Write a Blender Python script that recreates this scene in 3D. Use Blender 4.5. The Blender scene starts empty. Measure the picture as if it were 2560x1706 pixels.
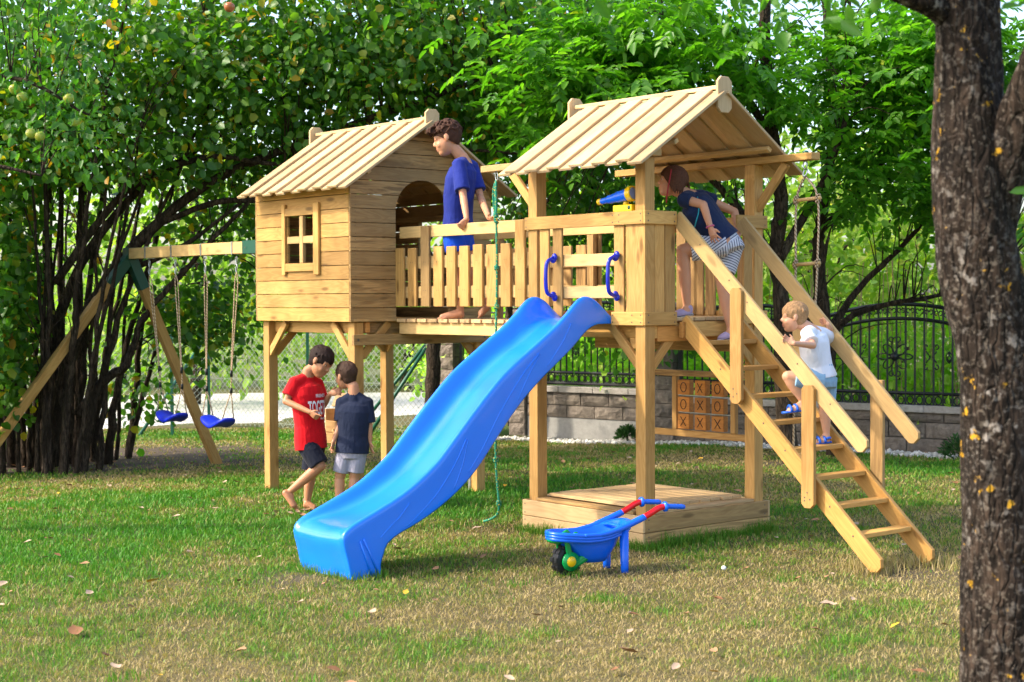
import bpy, bmesh, math, random
import numpy as np
from mathutils import Vector, Matrix, Euler
from mathutils.bvhtree import BVHTree
from math import sin, cos, pi, radians, sqrt, atan2

random.seed(7)
rng = np.random.default_rng(11)
SC = bpy.context.scene
COL = SC.collection

# ------------------------------------------------------------------ camera
YAW, PITCH, ROLL = radians(49.978), radians(-1.535), radians(-0.248)
Fv = Vector((-sin(YAW)*cos(PITCH), cos(YAW)*cos(PITCH), sin(PITCH)))
Rv = Vector((cos(YAW), sin(YAW), 0)); Uv = Rv.cross(Fv)
Rr = Rv*cos(ROLL)+Uv*sin(ROLL); Ur = -Rv*sin(ROLL)+Uv*cos(ROLL)
CAMP = Vector((7.1441, -7.1151, 1.62))
camd = bpy.data.cameras.new('camera'); cam = bpy.data.objects.new('camera', camd); COL.objects.link(cam)
M = Matrix((Rr, Ur, -Fv)).transposed().to_4x4(); M.translation = CAMP
cam.matrix_world = M
camd.sensor_width = 36; camd.lens = 3915.7/2560*36
camd.clip_start = .1; camd.clip_end = 2000
camd.dof.use_dof = True; camd.dof.focus_distance = 10.6; camd.dof.aperture_fstop = 4.5
SC.camera = cam

# ------------------------------------------------------------------ world, sun, exposure
SUN_EL = radians(40); sun_h = Vector((-.50, -.866, 0)).normalized()      # towards the sun
w = bpy.data.worlds.new('World'); SC.world = w; w.use_nodes = True
nt = w.node_tree; nt.nodes.clear()
sky = nt.nodes.new('ShaderNodeTexSky'); sky.sky_type = 'NISHITA'; sky.sun_disc = False
sky.sun_elevation = SUN_EL; sky.sun_rotation = atan2(sun_h.x, sun_h.y)
sky.air_density = 1.0; sky.dust_density = 3.0; sky.ozone_density = 1.0
bgn = nt.nodes.new('ShaderNodeBackground'); bgn.inputs[1].default_value = 0.15
out = nt.nodes.new('ShaderNodeOutputWorld')
nt.links.new(sky.outputs[0], bgn.inputs[0]); nt.links.new(bgn.outputs[0], out.inputs[0])
sd = bpy.data.lights.new('sun', 'SUN'); sd.energy = 2.0; sd.angle = radians(1.5); sd.color = (1, .90, .73)
sun = bpy.data.objects.new('sun', sd); COL.objects.link(sun)
sdir = (sun_h*cos(SUN_EL)+Vector((0, 0, sin(SUN_EL)))).normalized()
sun.rotation_euler = sdir.to_track_quat('Z', 'Y').to_euler(); sun.location = (0, 0, 20)
SC.view_settings.view_transform = 'Standard'; SC.view_settings.look = 'None'
SC.view_settings.exposure = 1.72; SC.view_settings.gamma = 1.0; SC.view_settings.use_curve_mapping = False
SC.render.engine = 'CYCLES'
SC.cycles.max_bounces = 6; SC.cycles.diffuse_bounces = 4; SC.cycles.transmission_bounces = 4
SC.cycles.transparent_max_bounces = 4; SC.cycles.use_denoising = True
SC.cycles.sample_clamp_indirect = 6

# ------------------------------------------------------------------ object helpers
WM = {}                                             # world matrices of everything made here
def props(o, label=None, cat=None, group=None, kind=None):
    if label: o['label'] = label
    if cat: o['category'] = cat
    if group: o['group'] = group
    if kind: o['kind'] = kind
    return o
def put(o, mat, parent=None):
    """link o with world matrix mat under parent"""
    COL.objects.link(o); WM[o.name] = mat
    if parent is not None:
        o.parent = parent; o.matrix_local = WM[parent.name].inverted() @ mat
    else:
        o.matrix_world = mat
    return o
def thing(name, loc, label, cat, group=None, rz=0.0):
    o = bpy.data.objects.new(name, None); o.empty_display_size = .1
    m = Matrix.Translation(Vector(loc)) @ Matrix.Rotation(rz, 4, 'Z')
    put(o, m); return props(o, label, cat, group)
def mesh(name, verts, faces, mat=None, smooth=False):
    me = bpy.data.meshes.new(name); me.from_pydata([tuple(v) for v in verts], [], faces)
    if mat: me.materials.append(mat)
    if smooth: me.polygons.foreach_set('use_smooth', [True]*len(me.polygons))
    me.update(); return me
def obj(name, me, parent=None, mat=Matrix.Identity(4), **k):
    o = bpy.data.objects.new(name, me); put(o, mat, parent); return props(o, **k)
def nmesh(name, verts, quads, mat, attrs=None, smooth=False, nv=4):
    """fast mesh from numpy arrays; quads (n,nv)"""
    me = bpy.data.meshes.new(name); n = len(quads)
    me.vertices.add(len(verts)); me.vertices.foreach_set('co', np.asarray(verts, dtype=np.float32).ravel())
    me.loops.add(n*nv); me.loops.foreach_set('vertex_index', np.asarray(quads, dtype=np.int32).ravel())
    me.polygons.add(n); me.polygons.foreach_set('loop_start', np.arange(0, n*nv, nv, dtype=np.int32))
    me.polygons.foreach_set('loop_total', np.full(n, nv, dtype=np.int32))
    if smooth: me.polygons.foreach_set('use_smooth', np.ones(n, dtype=bool))
    if mat: me.materials.append(mat)
    for k, v in (attrs or {}).items():
        a = me.attributes.new(k, 'FLOAT', 'POINT'); a.data.foreach_set('value', np.asarray(v, dtype=np.float32))
    me.update(calc_edges=True); return me

# ------------------------------------------------------------------ materials
def newmat(name):
    m = bpy.data.materials.new(name); m.use_nodes = True
    n = m.node_tree; b = n.nodes['Principled BSDF']; return m, n, b
def N(n, t, **k):
    x = n.nodes.new(t)
    for a, v in k.items(): setattr(x, a, v)
    return x
def L(n, a, b): n.links.new(a, b)
def ramp(n, fac, stops):
    r = N(n, 'ShaderNodeValToRGB'); e = r.color_ramp.elements
    while len(e) < len(stops): e.new(.5)
    for i, (p, c) in enumerate(stops): e[i].position = p; e[i].color = (*c, 1)
    if fac is not None: L(n, fac, r.inputs[0])
    return r.outputs[0]
def noise(n, vec, scale, detail=3, rough=.5, dist=0.0):
    x = N(n, 'ShaderNodeTexNoise'); x.inputs['Scale'].default_value = scale; x.inputs['Detail'].default_value = detail
    x.inputs['Roughness'].default_value = rough; x.inputs['Distortion'].default_value = dist
    if vec is not None: L(n, vec, x.inputs['Vector'])
    return x.outputs['Fac']
def mixc(n, fac, a, b, mode='MIX'):
    x = N(n, 'ShaderNodeMix', data_type='RGBA', blend_type=mode)
    for s, v in ((0, fac), (6, a), (7, b)):
        if isinstance(v, (int, float)): x.inputs[s].default_value = v
        elif isinstance(v, tuple): x.inputs[s].default_value = (*v, 1)
        else: L(n, v, x.inputs[s])
    return x.outputs[2]
def mth(n, op, a, b=0.0):
    x = N(n, 'ShaderNodeMath', operation=op)
    for i, v in enumerate((a, b)):
        if isinstance(v, (int, float)): x.inputs[i].default_value = v
        else: L(n, v, x.inputs[i])
    return x.outputs[0]
def bump(n, b, h, strength=.3, dist=.01):
    x = N(n, 'ShaderNodeBump'); x.inputs['Strength'].default_value = strength; x.inputs['Distance'].default_value = dist
    L(n, h, x.inputs['Height']); L(n, x.outputs[0], b.inputs['Normal'])

def wood(name, base, dark, stain=None, rough=.62, knots=.8):
    """grain runs along the object's own X axis; every board gets its own offset and tone"""
    m, n, b = newmat(name)
    tc = N(n, 'ShaderNodeTexCoord'); oi = N(n, 'ShaderNodeObjectInfo')
    off = N(n, 'ShaderNodeVectorMath', operation='MULTIPLY_ADD')
    cmb = N(n, 'ShaderNodeCombineXYZ')
    for i in range(3): L(n, oi.outputs['Random'], cmb.inputs[i])
    L(n, cmb.outputs[0], off.inputs[0]); off.inputs[1].default_value = (37, 19, 53); L(n, tc.outputs['Object'], off.inputs[2])
    mp = N(n, 'ShaderNodeMapping'); mp.inputs['Scale'].default_value = (1.1, 9, 9); L(n, off.outputs[0], mp.inputs[0])
    broad = noise(n, mp.outputs[0], 1.6, 2, .5, .9)                       # the big growth-ring shapes
    rings = mth(n, 'FRACT', mth(n, 'MULTIPLY', broad, 7.0))
    rings = mth(n, 'ABSOLUTE', mth(n, 'SUBTRACT', rings, .5))            # 0..0.5
    rings = mth(n, 'MULTIPLY', rings, 2.0)
    mp2 = N(n, 'ShaderNodeMapping'); mp2.inputs['Scale'].default_value = (3, 150, 150); L(n, off.outputs[0], mp2.inputs[0])
    fine = noise(n, mp2.outputs[0], 1.0, 3, .6)
    mp3 = N(n, 'ShaderNodeMapping'); mp3.inputs['Scale'].default_value = (2.6, 9, 9); L(n, off.outputs[0], mp3.inputs[0])
    vo = N(n, 'ShaderNodeTexVoronoi'); vo.inputs['Scale'].default_value = 1.0; L(n, mp3.outputs[0], vo.inputs['Vector'])
    kn = ramp(n, vo.outputs['Distance'], [(.0, (1, 1, 1)), (.10, (.85, .85, .85)), (.19, (0, 0, 0))])
    tone = mth(n, 'ADD', .72, mth(n, 'MULTIPLY', oi.outputs['Random'], .46))
    c = mixc(n, mth(n, 'MULTIPLY', rings, .55), base, dark)
    c = mixc(n, mth(n, 'MULTIPLY', fine, .28), c, dark)
    big = noise(n, off.outputs[0], 3.0, 2)
    c = mixc(n, mth(n, 'MULTIPLY', ramp(n, big, [(.42, (0, 0, 0)), (.7, (1, 1, 1))]), .35), c, tuple(min(1, x*1.22) for x in base))
    if stain:
        mp4 = N(n, 'ShaderNodeMapping'); mp4.inputs['Scale'].default_value = (1.0, 13, 13); L(n, off.outputs[0], mp4.inputs[0])
        st = ramp(n, noise(n, mp4.outputs[0], 2.2, 3, .6, 1.2), [(.44, (0, 0, 0)), (.62, (1, 1, 1))])
        c = mixc(n, mth(n, 'MULTIPLY', st, mth(n, 'MULTIPLY', oi.outputs['Random'], .85)), c, stain)
    c = mixc(n, mth(n, 'MULTIPLY', kn, knots), c, tuple(x*.42 for x in dark))
    hs = N(n, 'ShaderNodeHueSaturation'); L(n, tone, hs.inputs['Value']); L(n, c, hs.inputs['Color'])
    L(n, hs.outputs[0], b.inputs['Base Color']); b.inputs['Roughness'].default_value = rough
    b.inputs['Specular IOR Level'].default_value = .3
    bump(n, b, fine, .25, .002)
    return m
W_MAIN = wood('pine', (.58, .335, .10), (.35, .165, .035))
W_POST = wood('pine_post', (.56, .325, .105), (.34, .155, .03))
W_ROOF = wood('pine_roof', (.62, .44, .235), (.46, .29, .13), knots=.25)
W_GREY = wood('pine_weathered', (.50, .31, .12), (.30, .16, .055), stain=(.13, .07, .025), knots=.7)
W_DECK = wood('pine_deck', (.62, .42, .21), (.43, .26, .11))
W_STAIR = wood('pine_stair', (.58, .315, .085), (.37, .175, .04), knots=.95)
W_RAIL = wood('pine_rail', (.64, .42, .17), (.46, .28, .11), knots=.5)
W_ORANGE = wood('stained_pine', (.55, .26, .065), (.36, .14, .03))
W_TILE = wood('amber_pine', (.52, .21, .035), (.23, .07, .010), knots=.2)

def plain(name, col, rough=.5, spec=.5, metal=0, coat=0, bumpy=0, scale=60, sss=0, var=.0, vscale=8):
    m, n, b = newmat(name); b.inputs['Base Color'].default_value = (*col, 1)
    b.inputs['Roughness'].default_value = rough; b.inputs['Specular IOR Level'].default_value = spec; b.inputs['Metallic'].default_value = metal
    b.inputs['Coat Weight'].default_value = coat
    tc = N(n, 'ShaderNodeTexCoord')
    if var:
        f = noise(n, tc.outputs['Object'], vscale, 4, .6)
        c = mixc(n, f, tuple(max(0, x*(1-var)) for x in col), tuple(min(1, x*(1+var)) for x in col)); L(n, c, b.inputs['Base Color'])
    if bumpy: bump(n, b, noise(n, tc.outputs['Object'], scale, 3), bumpy, .004)
    if sss:
        b.inputs['Subsurface Weight'].default_value = sss; b.inputs['Subsurface Radius'].default_value = (1, .35, .2); b.inputs['Subsurface Scale'].default_value = .008
    return m
BLUE = plain('blue_slide_plastic', (.008, .20, .88), .26, .5, coat=.25, bumpy=.05, scale=300, var=.08, vscale=3)
BLUE2 = plain('blue_barrow_plastic', (.004, .13, .80), .24, .5, var=.05)
BLUEH = plain('dark_blue_plastic', (.006, .02, .42), .22, .5)
SEATB = plain('blue_seat_plastic', (.004, .02, .48), .38, .4, bumpy=.05)
REDP = plain('red_plastic', (.66, .004, .008), .22, .5)
GREENP = plain('green_plastic', (.0, .26, .055), .26, .5)
YELP = plain('yellow_plastic', (.80, .50, .004), .30, .5)
BLACKR = plain('black_plastic_tyre', (.012, .013, .016), .42, .4, bumpy=.1)
LENS = plain('pale_lens', (.30, .36, .62), .12, .6)
IRON = plain('black_iron', (.012, .012, .014), .38, .5)
GREENM = plain('green_painted_steel', (.004, .07, .045), .40, .5)
GREENF = plain('green_fence_post', (.008, .085, .05), .45, .4, var=.2)
STEEL = plain('galvanised_steel', (.50, .52, .54), .35, .5, metal=.9)
NAIL = plain('nail_head', (.10, .075, .05), .5)
ROPEB = plain('beige_rope', (.42, .30, .17), .8, .2)
INK = plain('burnt_mark_hole_shade', (.05, .018, .006), .7)
COAL = plain('dark_eye', (.012, .008, .006), .25)
WHITEP = plain('white_print', (.80, .78, .78), .7)
EYEW = plain('eye_white', (.65, .62, .58), .4)
LIP = plain('lips', (.42, .12, .09), .5, sss=.1)
def rope_mat(name, a, bcol):
    m, n, b = newmat(name); tc = N(n, 'ShaderNodeTexCoord')
    L(n, ramp(n, noise(n, tc.outputs['Object'], 75, 1), [(.60, a), (.64, bcol)]), b.inputs['Base Color']); b.inputs['Roughness'].default_value = .65
    bump(n, b, noise(n, tc.outputs['Object'], 160, 2), .5, .003); return m
ROPEG = rope_mat('green_rope', (.003, .22, .12), (.55, .42, .03))
def rope2():
    m, n, b = newmat('twisted_rope'); tc = N(n, 'ShaderNodeTexCoord')
    wv = N(n, 'ShaderNodeTexWave', wave_type='BANDS', bands_direction='DIAGONAL'); wv.inputs['Scale'].default_value = 22; wv.inputs['Distortion'].default_value = .6
    L(n, tc.outputs['Object'], wv.inputs[0])
    L(n, ramp(n, wv.outputs['Fac'], [(.1, (.22, .13, .07)), (.55, (.55, .42, .27))]), b.inputs['Base Color']); b.inputs['Roughness'].default_value = .8
    bump(n, b, wv.outputs['Fac'], .6, .004); return m
ROPEB = rope2()
def skin(name, col):
    m, n, b = newmat(name); tc = N(n, 'ShaderNodeTexCoord')
    f = noise(n, tc.outputs['Object'], 14, 3)
    L(n, mixc(n, f, tuple(x*.88 for x in col), (min(1, col[0]*1.08), col[1]*1.04, col[2])), b.inputs['Base Color'])
    b.inputs['Roughness'].default_value = .48; b.inputs['Specular IOR Level'].default_value = .35
    b.inputs['Subsurface Weight'].default_value = .18; b.inputs['Subsurface Radius'].default_value = (1, .35, .2); b.inputs['Subsurface Scale'].default_value = .012
    return m
def cloth(name, col, stripes=None, rough=.85):
    m, n, b = newmat(name); tc = N(n, 'ShaderNodeTexCoord')
    f = noise(n, tc.outputs['Object'], 9, 3); c = mixc(n, f, tuple(x*.8 for x in col), tuple(min(1, x*1.18) for x in col))
    if stripes:
        at = N(n, 'ShaderNodeAttribute', attribute_name='band'); s = mth(n, 'FRACT', mth(n, 'MULTIPLY', at.outputs['Fac'], stripes[1]))
        c = mixc(n, ramp(n, s, [(.30, (1, 1, 1)), (.36, (0, 0, 0))]), c, stripes[0])
    L(n, c, b.inputs['Base Color']); b.inputs['Roughness'].default_value = rough; b.inputs['Specular IOR Level'].default_value = .2
    b.inputs['Sheen Weight'].default_value = .06
    fold = N(n, 'ShaderNodeMapping'); fold.inputs['Scale'].default_value = (1, 1, .55); L(n, tc.outputs['Object'], fold.inputs[0])
    bump(n, b, noise(n, fold.outputs[0], 13, 3, .5, .8), .65, .022); return m
def hairmat(name, col):
    m, n, b = newmat(name); tc = N(n, 'ShaderNodeTexCoord')
    f = noise(n, tc.outputs['Object'], 90, 3); L(n, mixc(n, f, tuple(x*.5 for x in col), tuple(x*1.6 for x in col)), b.inputs['Base Color'])
    b.inputs['Roughness'].default_value = .7; b.inputs['Specular IOR Level'].default_value = .2; bump(n, b, f, .7, .006); return m

def bark(name, a, b_, lichen=0.0, scale=1.0, spots=None):
    m, n, b = newmat(name); tc = N(n, 'ShaderNodeTexCoord')
    mp = N(n, 'ShaderNodeMapping'); mp.inputs['Scale'].default_value = (1, 1, .28); L(n, tc.outputs['Object'], mp.inputs[0])
    f = noise(n, mp.outputs[0], 34*scale, 5, .65, .6); g = noise(n, mp.outputs[0], 9*scale, 4, .6)
    c = mixc(n, ramp(n, f, [(.42, (0, 0, 0)), (.60, (1, 1, 1))]), a, b_)
    c = mixc(n, ramp(n, g, [(.40, (.75, .75, .75)), (.58, (0, 0, 0))]), c, a)
    if lichen:
        lf = ramp(n, noise(n, tc.outputs['Object'], 26*scale, 4, .62), [(.56, (0, 0, 0)), (.66, (1, 1, 1))])
        area = ramp(n, noise(n, tc.outputs['Object'], 4*scale, 3), [(.40, (0, 0, 0)), (.6, (1, 1, 1))])
        c = mixc(n, mth(n, 'MULTIPLY', mth(n, 'MULTIPLY', lf, area), lichen), c, (.24, .215, .19))
        lf2 = ramp(n, noise(n, tc.outputs['Object'], 60*scale, 3, .6), [(.55, (0, 0, 0)), (.62, (1, 1, 1))]); c = mixc(n, mth(n, 'MULTIPLY', lf2, lichen*.55), c, (.15, .125, .10))
        of = ramp(n, noise(n, tc.outputs['Object'], 15*scale, 4, .6), [(.64, (0, 0, 0)), (.68, (1, 1, 1))])
        c = mixc(n, mth(n, 'MULTIPLY', of, lichen), c, (.46, .25, .015))
    mpv = N(n, 'ShaderNodeMapping'); mpv.inputs['Scale'].default_value = (1, 1, .22); wob = N(n, 'ShaderNodeVectorMath', operation='ADD'); nz = N(n, 'ShaderNodeTexNoise'); nz.inputs['Scale'].default_value = 12; L(n, tc.outputs['Object'], nz.inputs['Vector'])
    sc_ = N(n, 'ShaderNodeVectorMath', operation='SCALE'); sc_.inputs['Scale'].default_value = .05; L(n, nz.outputs['Color'], sc_.inputs[0]); L(n, tc.outputs['Object'], wob.inputs[0]); L(n, sc_.outputs[0], wob.inputs[1]); L(n, wob.outputs[0], mpv.inputs[0])
    vo = N(n, 'ShaderNodeTexVoronoi', feature='DISTANCE_TO_EDGE'); vo.inputs['Scale'].default_value = 30*scale; L(n, mpv.outputs[0], vo.inputs['Vector'])
    crack = ramp(n, vo.outputs['Distance'], [(0, (0, 0, 0)), (.16, (1, 1, 1))]); c = mixc(n, mth(n, 'MULTIPLY', mth(n, 'SUBTRACT', 1.0, crack), .22), c, tuple(x*.5 for x in a))
    L(n, c, b.inputs['Base Color']); b.inputs['Roughness'].default_value = .9; b.inputs['Specular IOR Level'].default_value = .15
    bump(n, b, mth(n, 'ADD', f, mth(n, 'MULTIPLY', crack, .45)), 1.0, .018); return m
BARK_DARK = bark('dark_bark', (.030, .021, .014), (.11, .078, .054))
BARK_MID = bark('brown_bark', (.030, .021, .014), (.11, .078, .052))
BARK_LICHEN = bark('lichen_bark', (.010, .007, .005), (.052, .035, .025), lichen=.95, scale=1.0)

def leafmat(name, stops, trans=.46, rough=.42):
    m, n, b = newmat(name); at = N(n, 'ShaderNodeAttribute', attribute_name='rnd')
    oi = N(n, 'ShaderNodeObjectInfo')
    fac = mth(n, 'ADD', at.outputs['Fac'], 0.0)
    c = ramp(n, fac, stops)
    L(n, c, b.inputs['Base Color']); b.inputs['Roughness'].default_value = rough; b.inputs['Specular IOR Level'].default_value = .4
    tr = N(n, 'ShaderNodeBsdfTranslucent')
    tcn = mixc(n, 1.0, c, (1.7, 2.0, .5), 'MULTIPLY'); L(n, tcn, tr.inputs['Color'])
    mx = N(n, 'ShaderNodeMixShader'); mx.inputs[0].default_value = trans
    L(n, b.outputs[0], mx.inputs[1]); L(n, tr.outputs[0], mx.inputs[2])
    L(n, mx.outputs[0], n.nodes['Material Output'].inputs['Surface']); return m
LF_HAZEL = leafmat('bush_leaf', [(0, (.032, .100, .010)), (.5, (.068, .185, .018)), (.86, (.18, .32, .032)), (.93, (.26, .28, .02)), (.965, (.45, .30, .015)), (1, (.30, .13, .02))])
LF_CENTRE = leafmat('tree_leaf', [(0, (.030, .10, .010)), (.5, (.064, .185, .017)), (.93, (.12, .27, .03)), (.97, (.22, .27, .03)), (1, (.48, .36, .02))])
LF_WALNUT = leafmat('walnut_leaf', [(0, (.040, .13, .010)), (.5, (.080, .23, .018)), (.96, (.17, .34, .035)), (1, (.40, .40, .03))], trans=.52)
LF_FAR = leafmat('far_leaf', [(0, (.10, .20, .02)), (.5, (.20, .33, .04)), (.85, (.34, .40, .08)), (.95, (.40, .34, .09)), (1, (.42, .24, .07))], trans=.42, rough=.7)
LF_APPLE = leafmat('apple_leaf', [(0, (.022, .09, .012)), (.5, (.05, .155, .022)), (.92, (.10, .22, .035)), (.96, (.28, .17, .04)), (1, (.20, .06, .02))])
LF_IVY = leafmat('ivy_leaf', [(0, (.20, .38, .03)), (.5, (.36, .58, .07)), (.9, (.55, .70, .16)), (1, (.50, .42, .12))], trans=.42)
LF_CONIFER = leafmat('shrub_needle', [(0, (.012, .05, .008)), (1, (.04, .12, .018))], trans=.15, rough=.7)
# ------------------------------------------------------------------ shape helpers
def frame(a, b, up=(0, 0, 1)):
    """matrix at a, X towards b, Z as near up as can be"""
    a = Vector(a); b = Vector(b); x = (b-a).normalized(); u = Vector(up)
    y = u.cross(x)
    if y.length < 1e-4: y = Vector((0, 1, 0)).cross(x)
    y.normalize(); z = x.cross(y)
    m = Matrix((x, y, z)).transposed().to_4x4(); m.translation = a; return m
BCACHE = {}
def boxmesh(l, w_, t, mat, c=.003, clip=None):
    """board l x w_(Y) x t(Z), X from 0 to l, Y,Z centred, bevelled; clip = corner cut at the (start, end)"""
    key = (round(l, 3), round(w_, 3), round(t, 3), mat.name, clip)
    if key in BCACHE: return BCACHE[key]
    hw, ht = w_/2, t/2; c = min(c, hw*.45, ht*.45)
    cs, ce = clip or (0, 0)
    cs = max(cs, c); ce = max(ce, c)
    # outline in XY (octagon), three layers in Z for the chamfer
    def outline(i):
        return [(cs, -hw+i), (l-ce, -hw+i), (l-i, -hw+ce), (l-i, hw-ce), (l-ce, hw-i), (cs, hw-i), (i, hw-cs), (i, -hw+cs)]
    V = []
    for z, i in ((-ht, c), (-ht+c, 0), (ht-c, 0), (ht, c)): V += [(x, y, z) for x, y in outline(i)]
    Fc = [tuple(range(7, -1, -1)), tuple(range(24, 32))]
    for k in range(3):
        for j in range(8): Fc.append((k*8+j, k*8+(j+1) % 8, (k+1)*8+(j+1) % 8, (k+1)*8+j))
    me = mesh('board', V, Fc, mat); BCACHE[key] = me; return me
def board(parent, name, a, b, w_, t, mat, up=(0, 0, 1), clip=None, **k):
    """a board along a->b (its centre line); w_ is the size across in the plane square to `up`, t along up"""
    a = Vector(a); b = Vector(b); l = (b-a).length
    return obj(name, boxmesh(l, w_, t, mat, clip=clip), parent, frame(a, b, up), **k)
def prism(name, poly, d, mat, parent=None, m=Matrix.Identity(4), bev=.002, **k):
    """polygon in local XZ, extruded along +Y by d"""
    n = len(poly)
    V = [(x, 0, z) for x, z in poly]+[(x, d, z) for x, z in poly]
    Fc = [tuple(range(n)), tuple(range(2*n-1, n-1, -1))]+[(i, i+n, (i+1) % n+n, (i+1) % n) for i in range(n)]
    me = mesh(name, V, Fc, mat); bm = bmesh.new(); bm.from_mesh(me); bmesh.ops.recalc_face_normals(bm, faces=bm.faces); bm.to_mesh(me); bm.free()
    return obj(name, me, parent, m, **k)
class G:
    """growing list of vertices and faces"""
    def __init__(s): s.v = []; s.f = []
    def add(s, V, Fc):
        o = len(s.v); s.v += [Vector(v) for v in V]; s.f += [tuple(i+o for i in f) for f in Fc]; return s
    def box(s, lo, hi, m=None):
        V = [Vector((x, y, z)) for x in (lo[0], hi[0]) for y in (lo[1], hi[1]) for z in (lo[2], hi[2])]
        if m is not None: V = [m @ v for v in V]
        return s.add(V, [(0, 1, 3, 2), (4, 6, 7, 5), (0, 4, 5, 1), (2, 3, 7, 6), (0, 2, 6, 4), (1, 5, 7, 3)])
    def tube(s, pts, r, n=8, caps=True, closed=False):
        pts = [Vector(p) for p in pts]; m = len(pts); rs = r if isinstance(r, (list, tuple)) else [r]*m
        V = []; prev = None
        for i, p in enumerate(pts):
            t = (pts[(i+1) % m]-pts[i-1]) if closed else (pts[min(i+1, m-1)]-pts[max(i-1, 0)])
            t.normalize()
            if prev is None:
                u = Vector((0, 0, 1)) if abs(t.z) < .9 else Vector((1, 0, 0)); u = (u-t*u.dot(t)).normalized()
            else: u = (prev-t*prev.dot(t)).normalized()
            prev = u; v = t.cross(u)
            V += [p+(u*cos(2*pi*j/n)+v*sin(2*pi*j/n))*rs[i] for j in range(n)]
        Fc = []
        for i in range(m if closed else m-1):
            for j in range(n):
                a, b = i*n+j, i*n+(j+1) % n; c, d = ((i+1) % m)*n+(j+1) % n, ((i+1) % m)*n+j; Fc.append((a, b, c, d))
        if caps and not closed: Fc += [tuple(range(n-1, -1, -1)), tuple(range((m-1)*n, m*n))]
        return s.add(V, Fc)
    def loft(s, rings):
        """rings of equal length, closed by caps"""
        n = len(rings[0]); V = [p for r_ in rings for p in r_]; Fc = []
        for i in range(len(rings)-1):
            for j in range(n): Fc.append((i*n+j, i*n+(j+1) % n, (i+1)*n+(j+1) % n, (i+1)*n+j))
        Fc += [tuple(range(n-1, -1, -1)), tuple(range((len(rings)-1)*n, len(rings)*n))]
        return s.add(V, Fc)
    def ball(s, c, r, ax=None, nu=14, nv=9):
        """ellipsoid; r float or 3, ax = 3 axis vectors"""
        if not hasattr(r, '__len__'): r = (r, r, r)
        A = ax or (Vector((1, 0, 0)), Vector((0, 1, 0)), Vector((0, 0, 1))); c = Vector(c)
        V = [c-A[2]*r[2]]
        for i in range(1, nv):
            ph = -pi/2+pi*i/nv
            V += [c+A[0]*(r[0]*cos(ph)*cos(2*pi*j/nu))+A[1]*(r[1]*cos(ph)*sin(2*pi*j/nu))+A[2]*(r[2]*sin(ph)) for j in range(nu)]
        V.append(c+A[2]*r[2]); e = len(V)-1; Fc = []
        for j in range(nu):
            Fc.append((0, 1+(j+1) % nu, 1+j)); Fc.append((e, e-nu+j, e-nu+(j+1) % nu))
        for i in range(nv-2):
            for j in range(nu): Fc.append((1+i*nu+j, 1+i*nu+(j+1) % nu, 1+(i+1)*nu+(j+1) % nu, 1+(i+1)*nu+j))
        return s.add(V, Fc)
    def cap(s, a, b, ra, rb, n=12, fl=1.0, side=None):
        """rounded limb from a to b; fl flattens it along `side`"""
        a = Vector(a); b = Vector(b); t = (b-a); l = t.length; t.normalize()
        sd = Vector(side) if side is not None else (Vector((0, 0, 1)) if abs(t.z) < .8 else Vector((1, 0, 0)))
        u = (sd-t*sd.dot(t)).normalized(); v = t.cross(u); rings = []
        for k in (-80, -50, -20): q = radians(k); rings.append((a+t*ra*sin(q), ra*cos(q)))
        for k in range(1, 4): rings.append((a+t*l*k/4, ra+(rb-ra)*k/4))
        for k in (20, 50, 80): q = radians(k); rings.append((b+t*rb*sin(q), rb*cos(q)))
        return s.loft([[c+u*(r*fl*cos(2*pi*j/n))+v*(r*sin(2*pi*j/n)) for j in range(n)] for c, r in rings])
    def build(s, name, mat, parent=None, m=Matrix.Identity(4), smooth=True, **k):
        """vertices are world coordinates; m places the object, its mesh is stored relative to m"""
        inv = m.inverted(); me = mesh(name, [inv @ v for v in s.v], s.f, mat, smooth)
        return obj(name, me, parent, m, **k)
def sharp(o, ang=35):
    """smooth shading with hard edges above the angle"""
    me = o.data; bm = bmesh.new(); bm.from_mesh(me)
    for f in bm.faces: f.smooth = True
    for e in bm.edges:
        if len(e.link_faces) == 2 and e.calc_face_angle(0) > radians(ang): e.smooth = False
    bm.to_mesh(me); bm.free(); return o
def rotX(o): return o
def cat(pts, n=6):
    """Catmull-Rom through pts"""
    P = [Vector(p) for p in pts]; out = []
    for i in range(len(P)-1):
        p0, p1, p2, p3 = P[max(i-1, 0)], P[i], P[i+1], P[min(i+2, len(P)-1)]
        for k in range(n):
            t = k/n; out.append(.5*((2*p1)+(p2-p0)*t+(2*p0-5*p1+4*p2-p3)*t*t+(3*p1-p0-3*p2+p3)*t**3))
    out.append(P[-1]); return out
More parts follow.
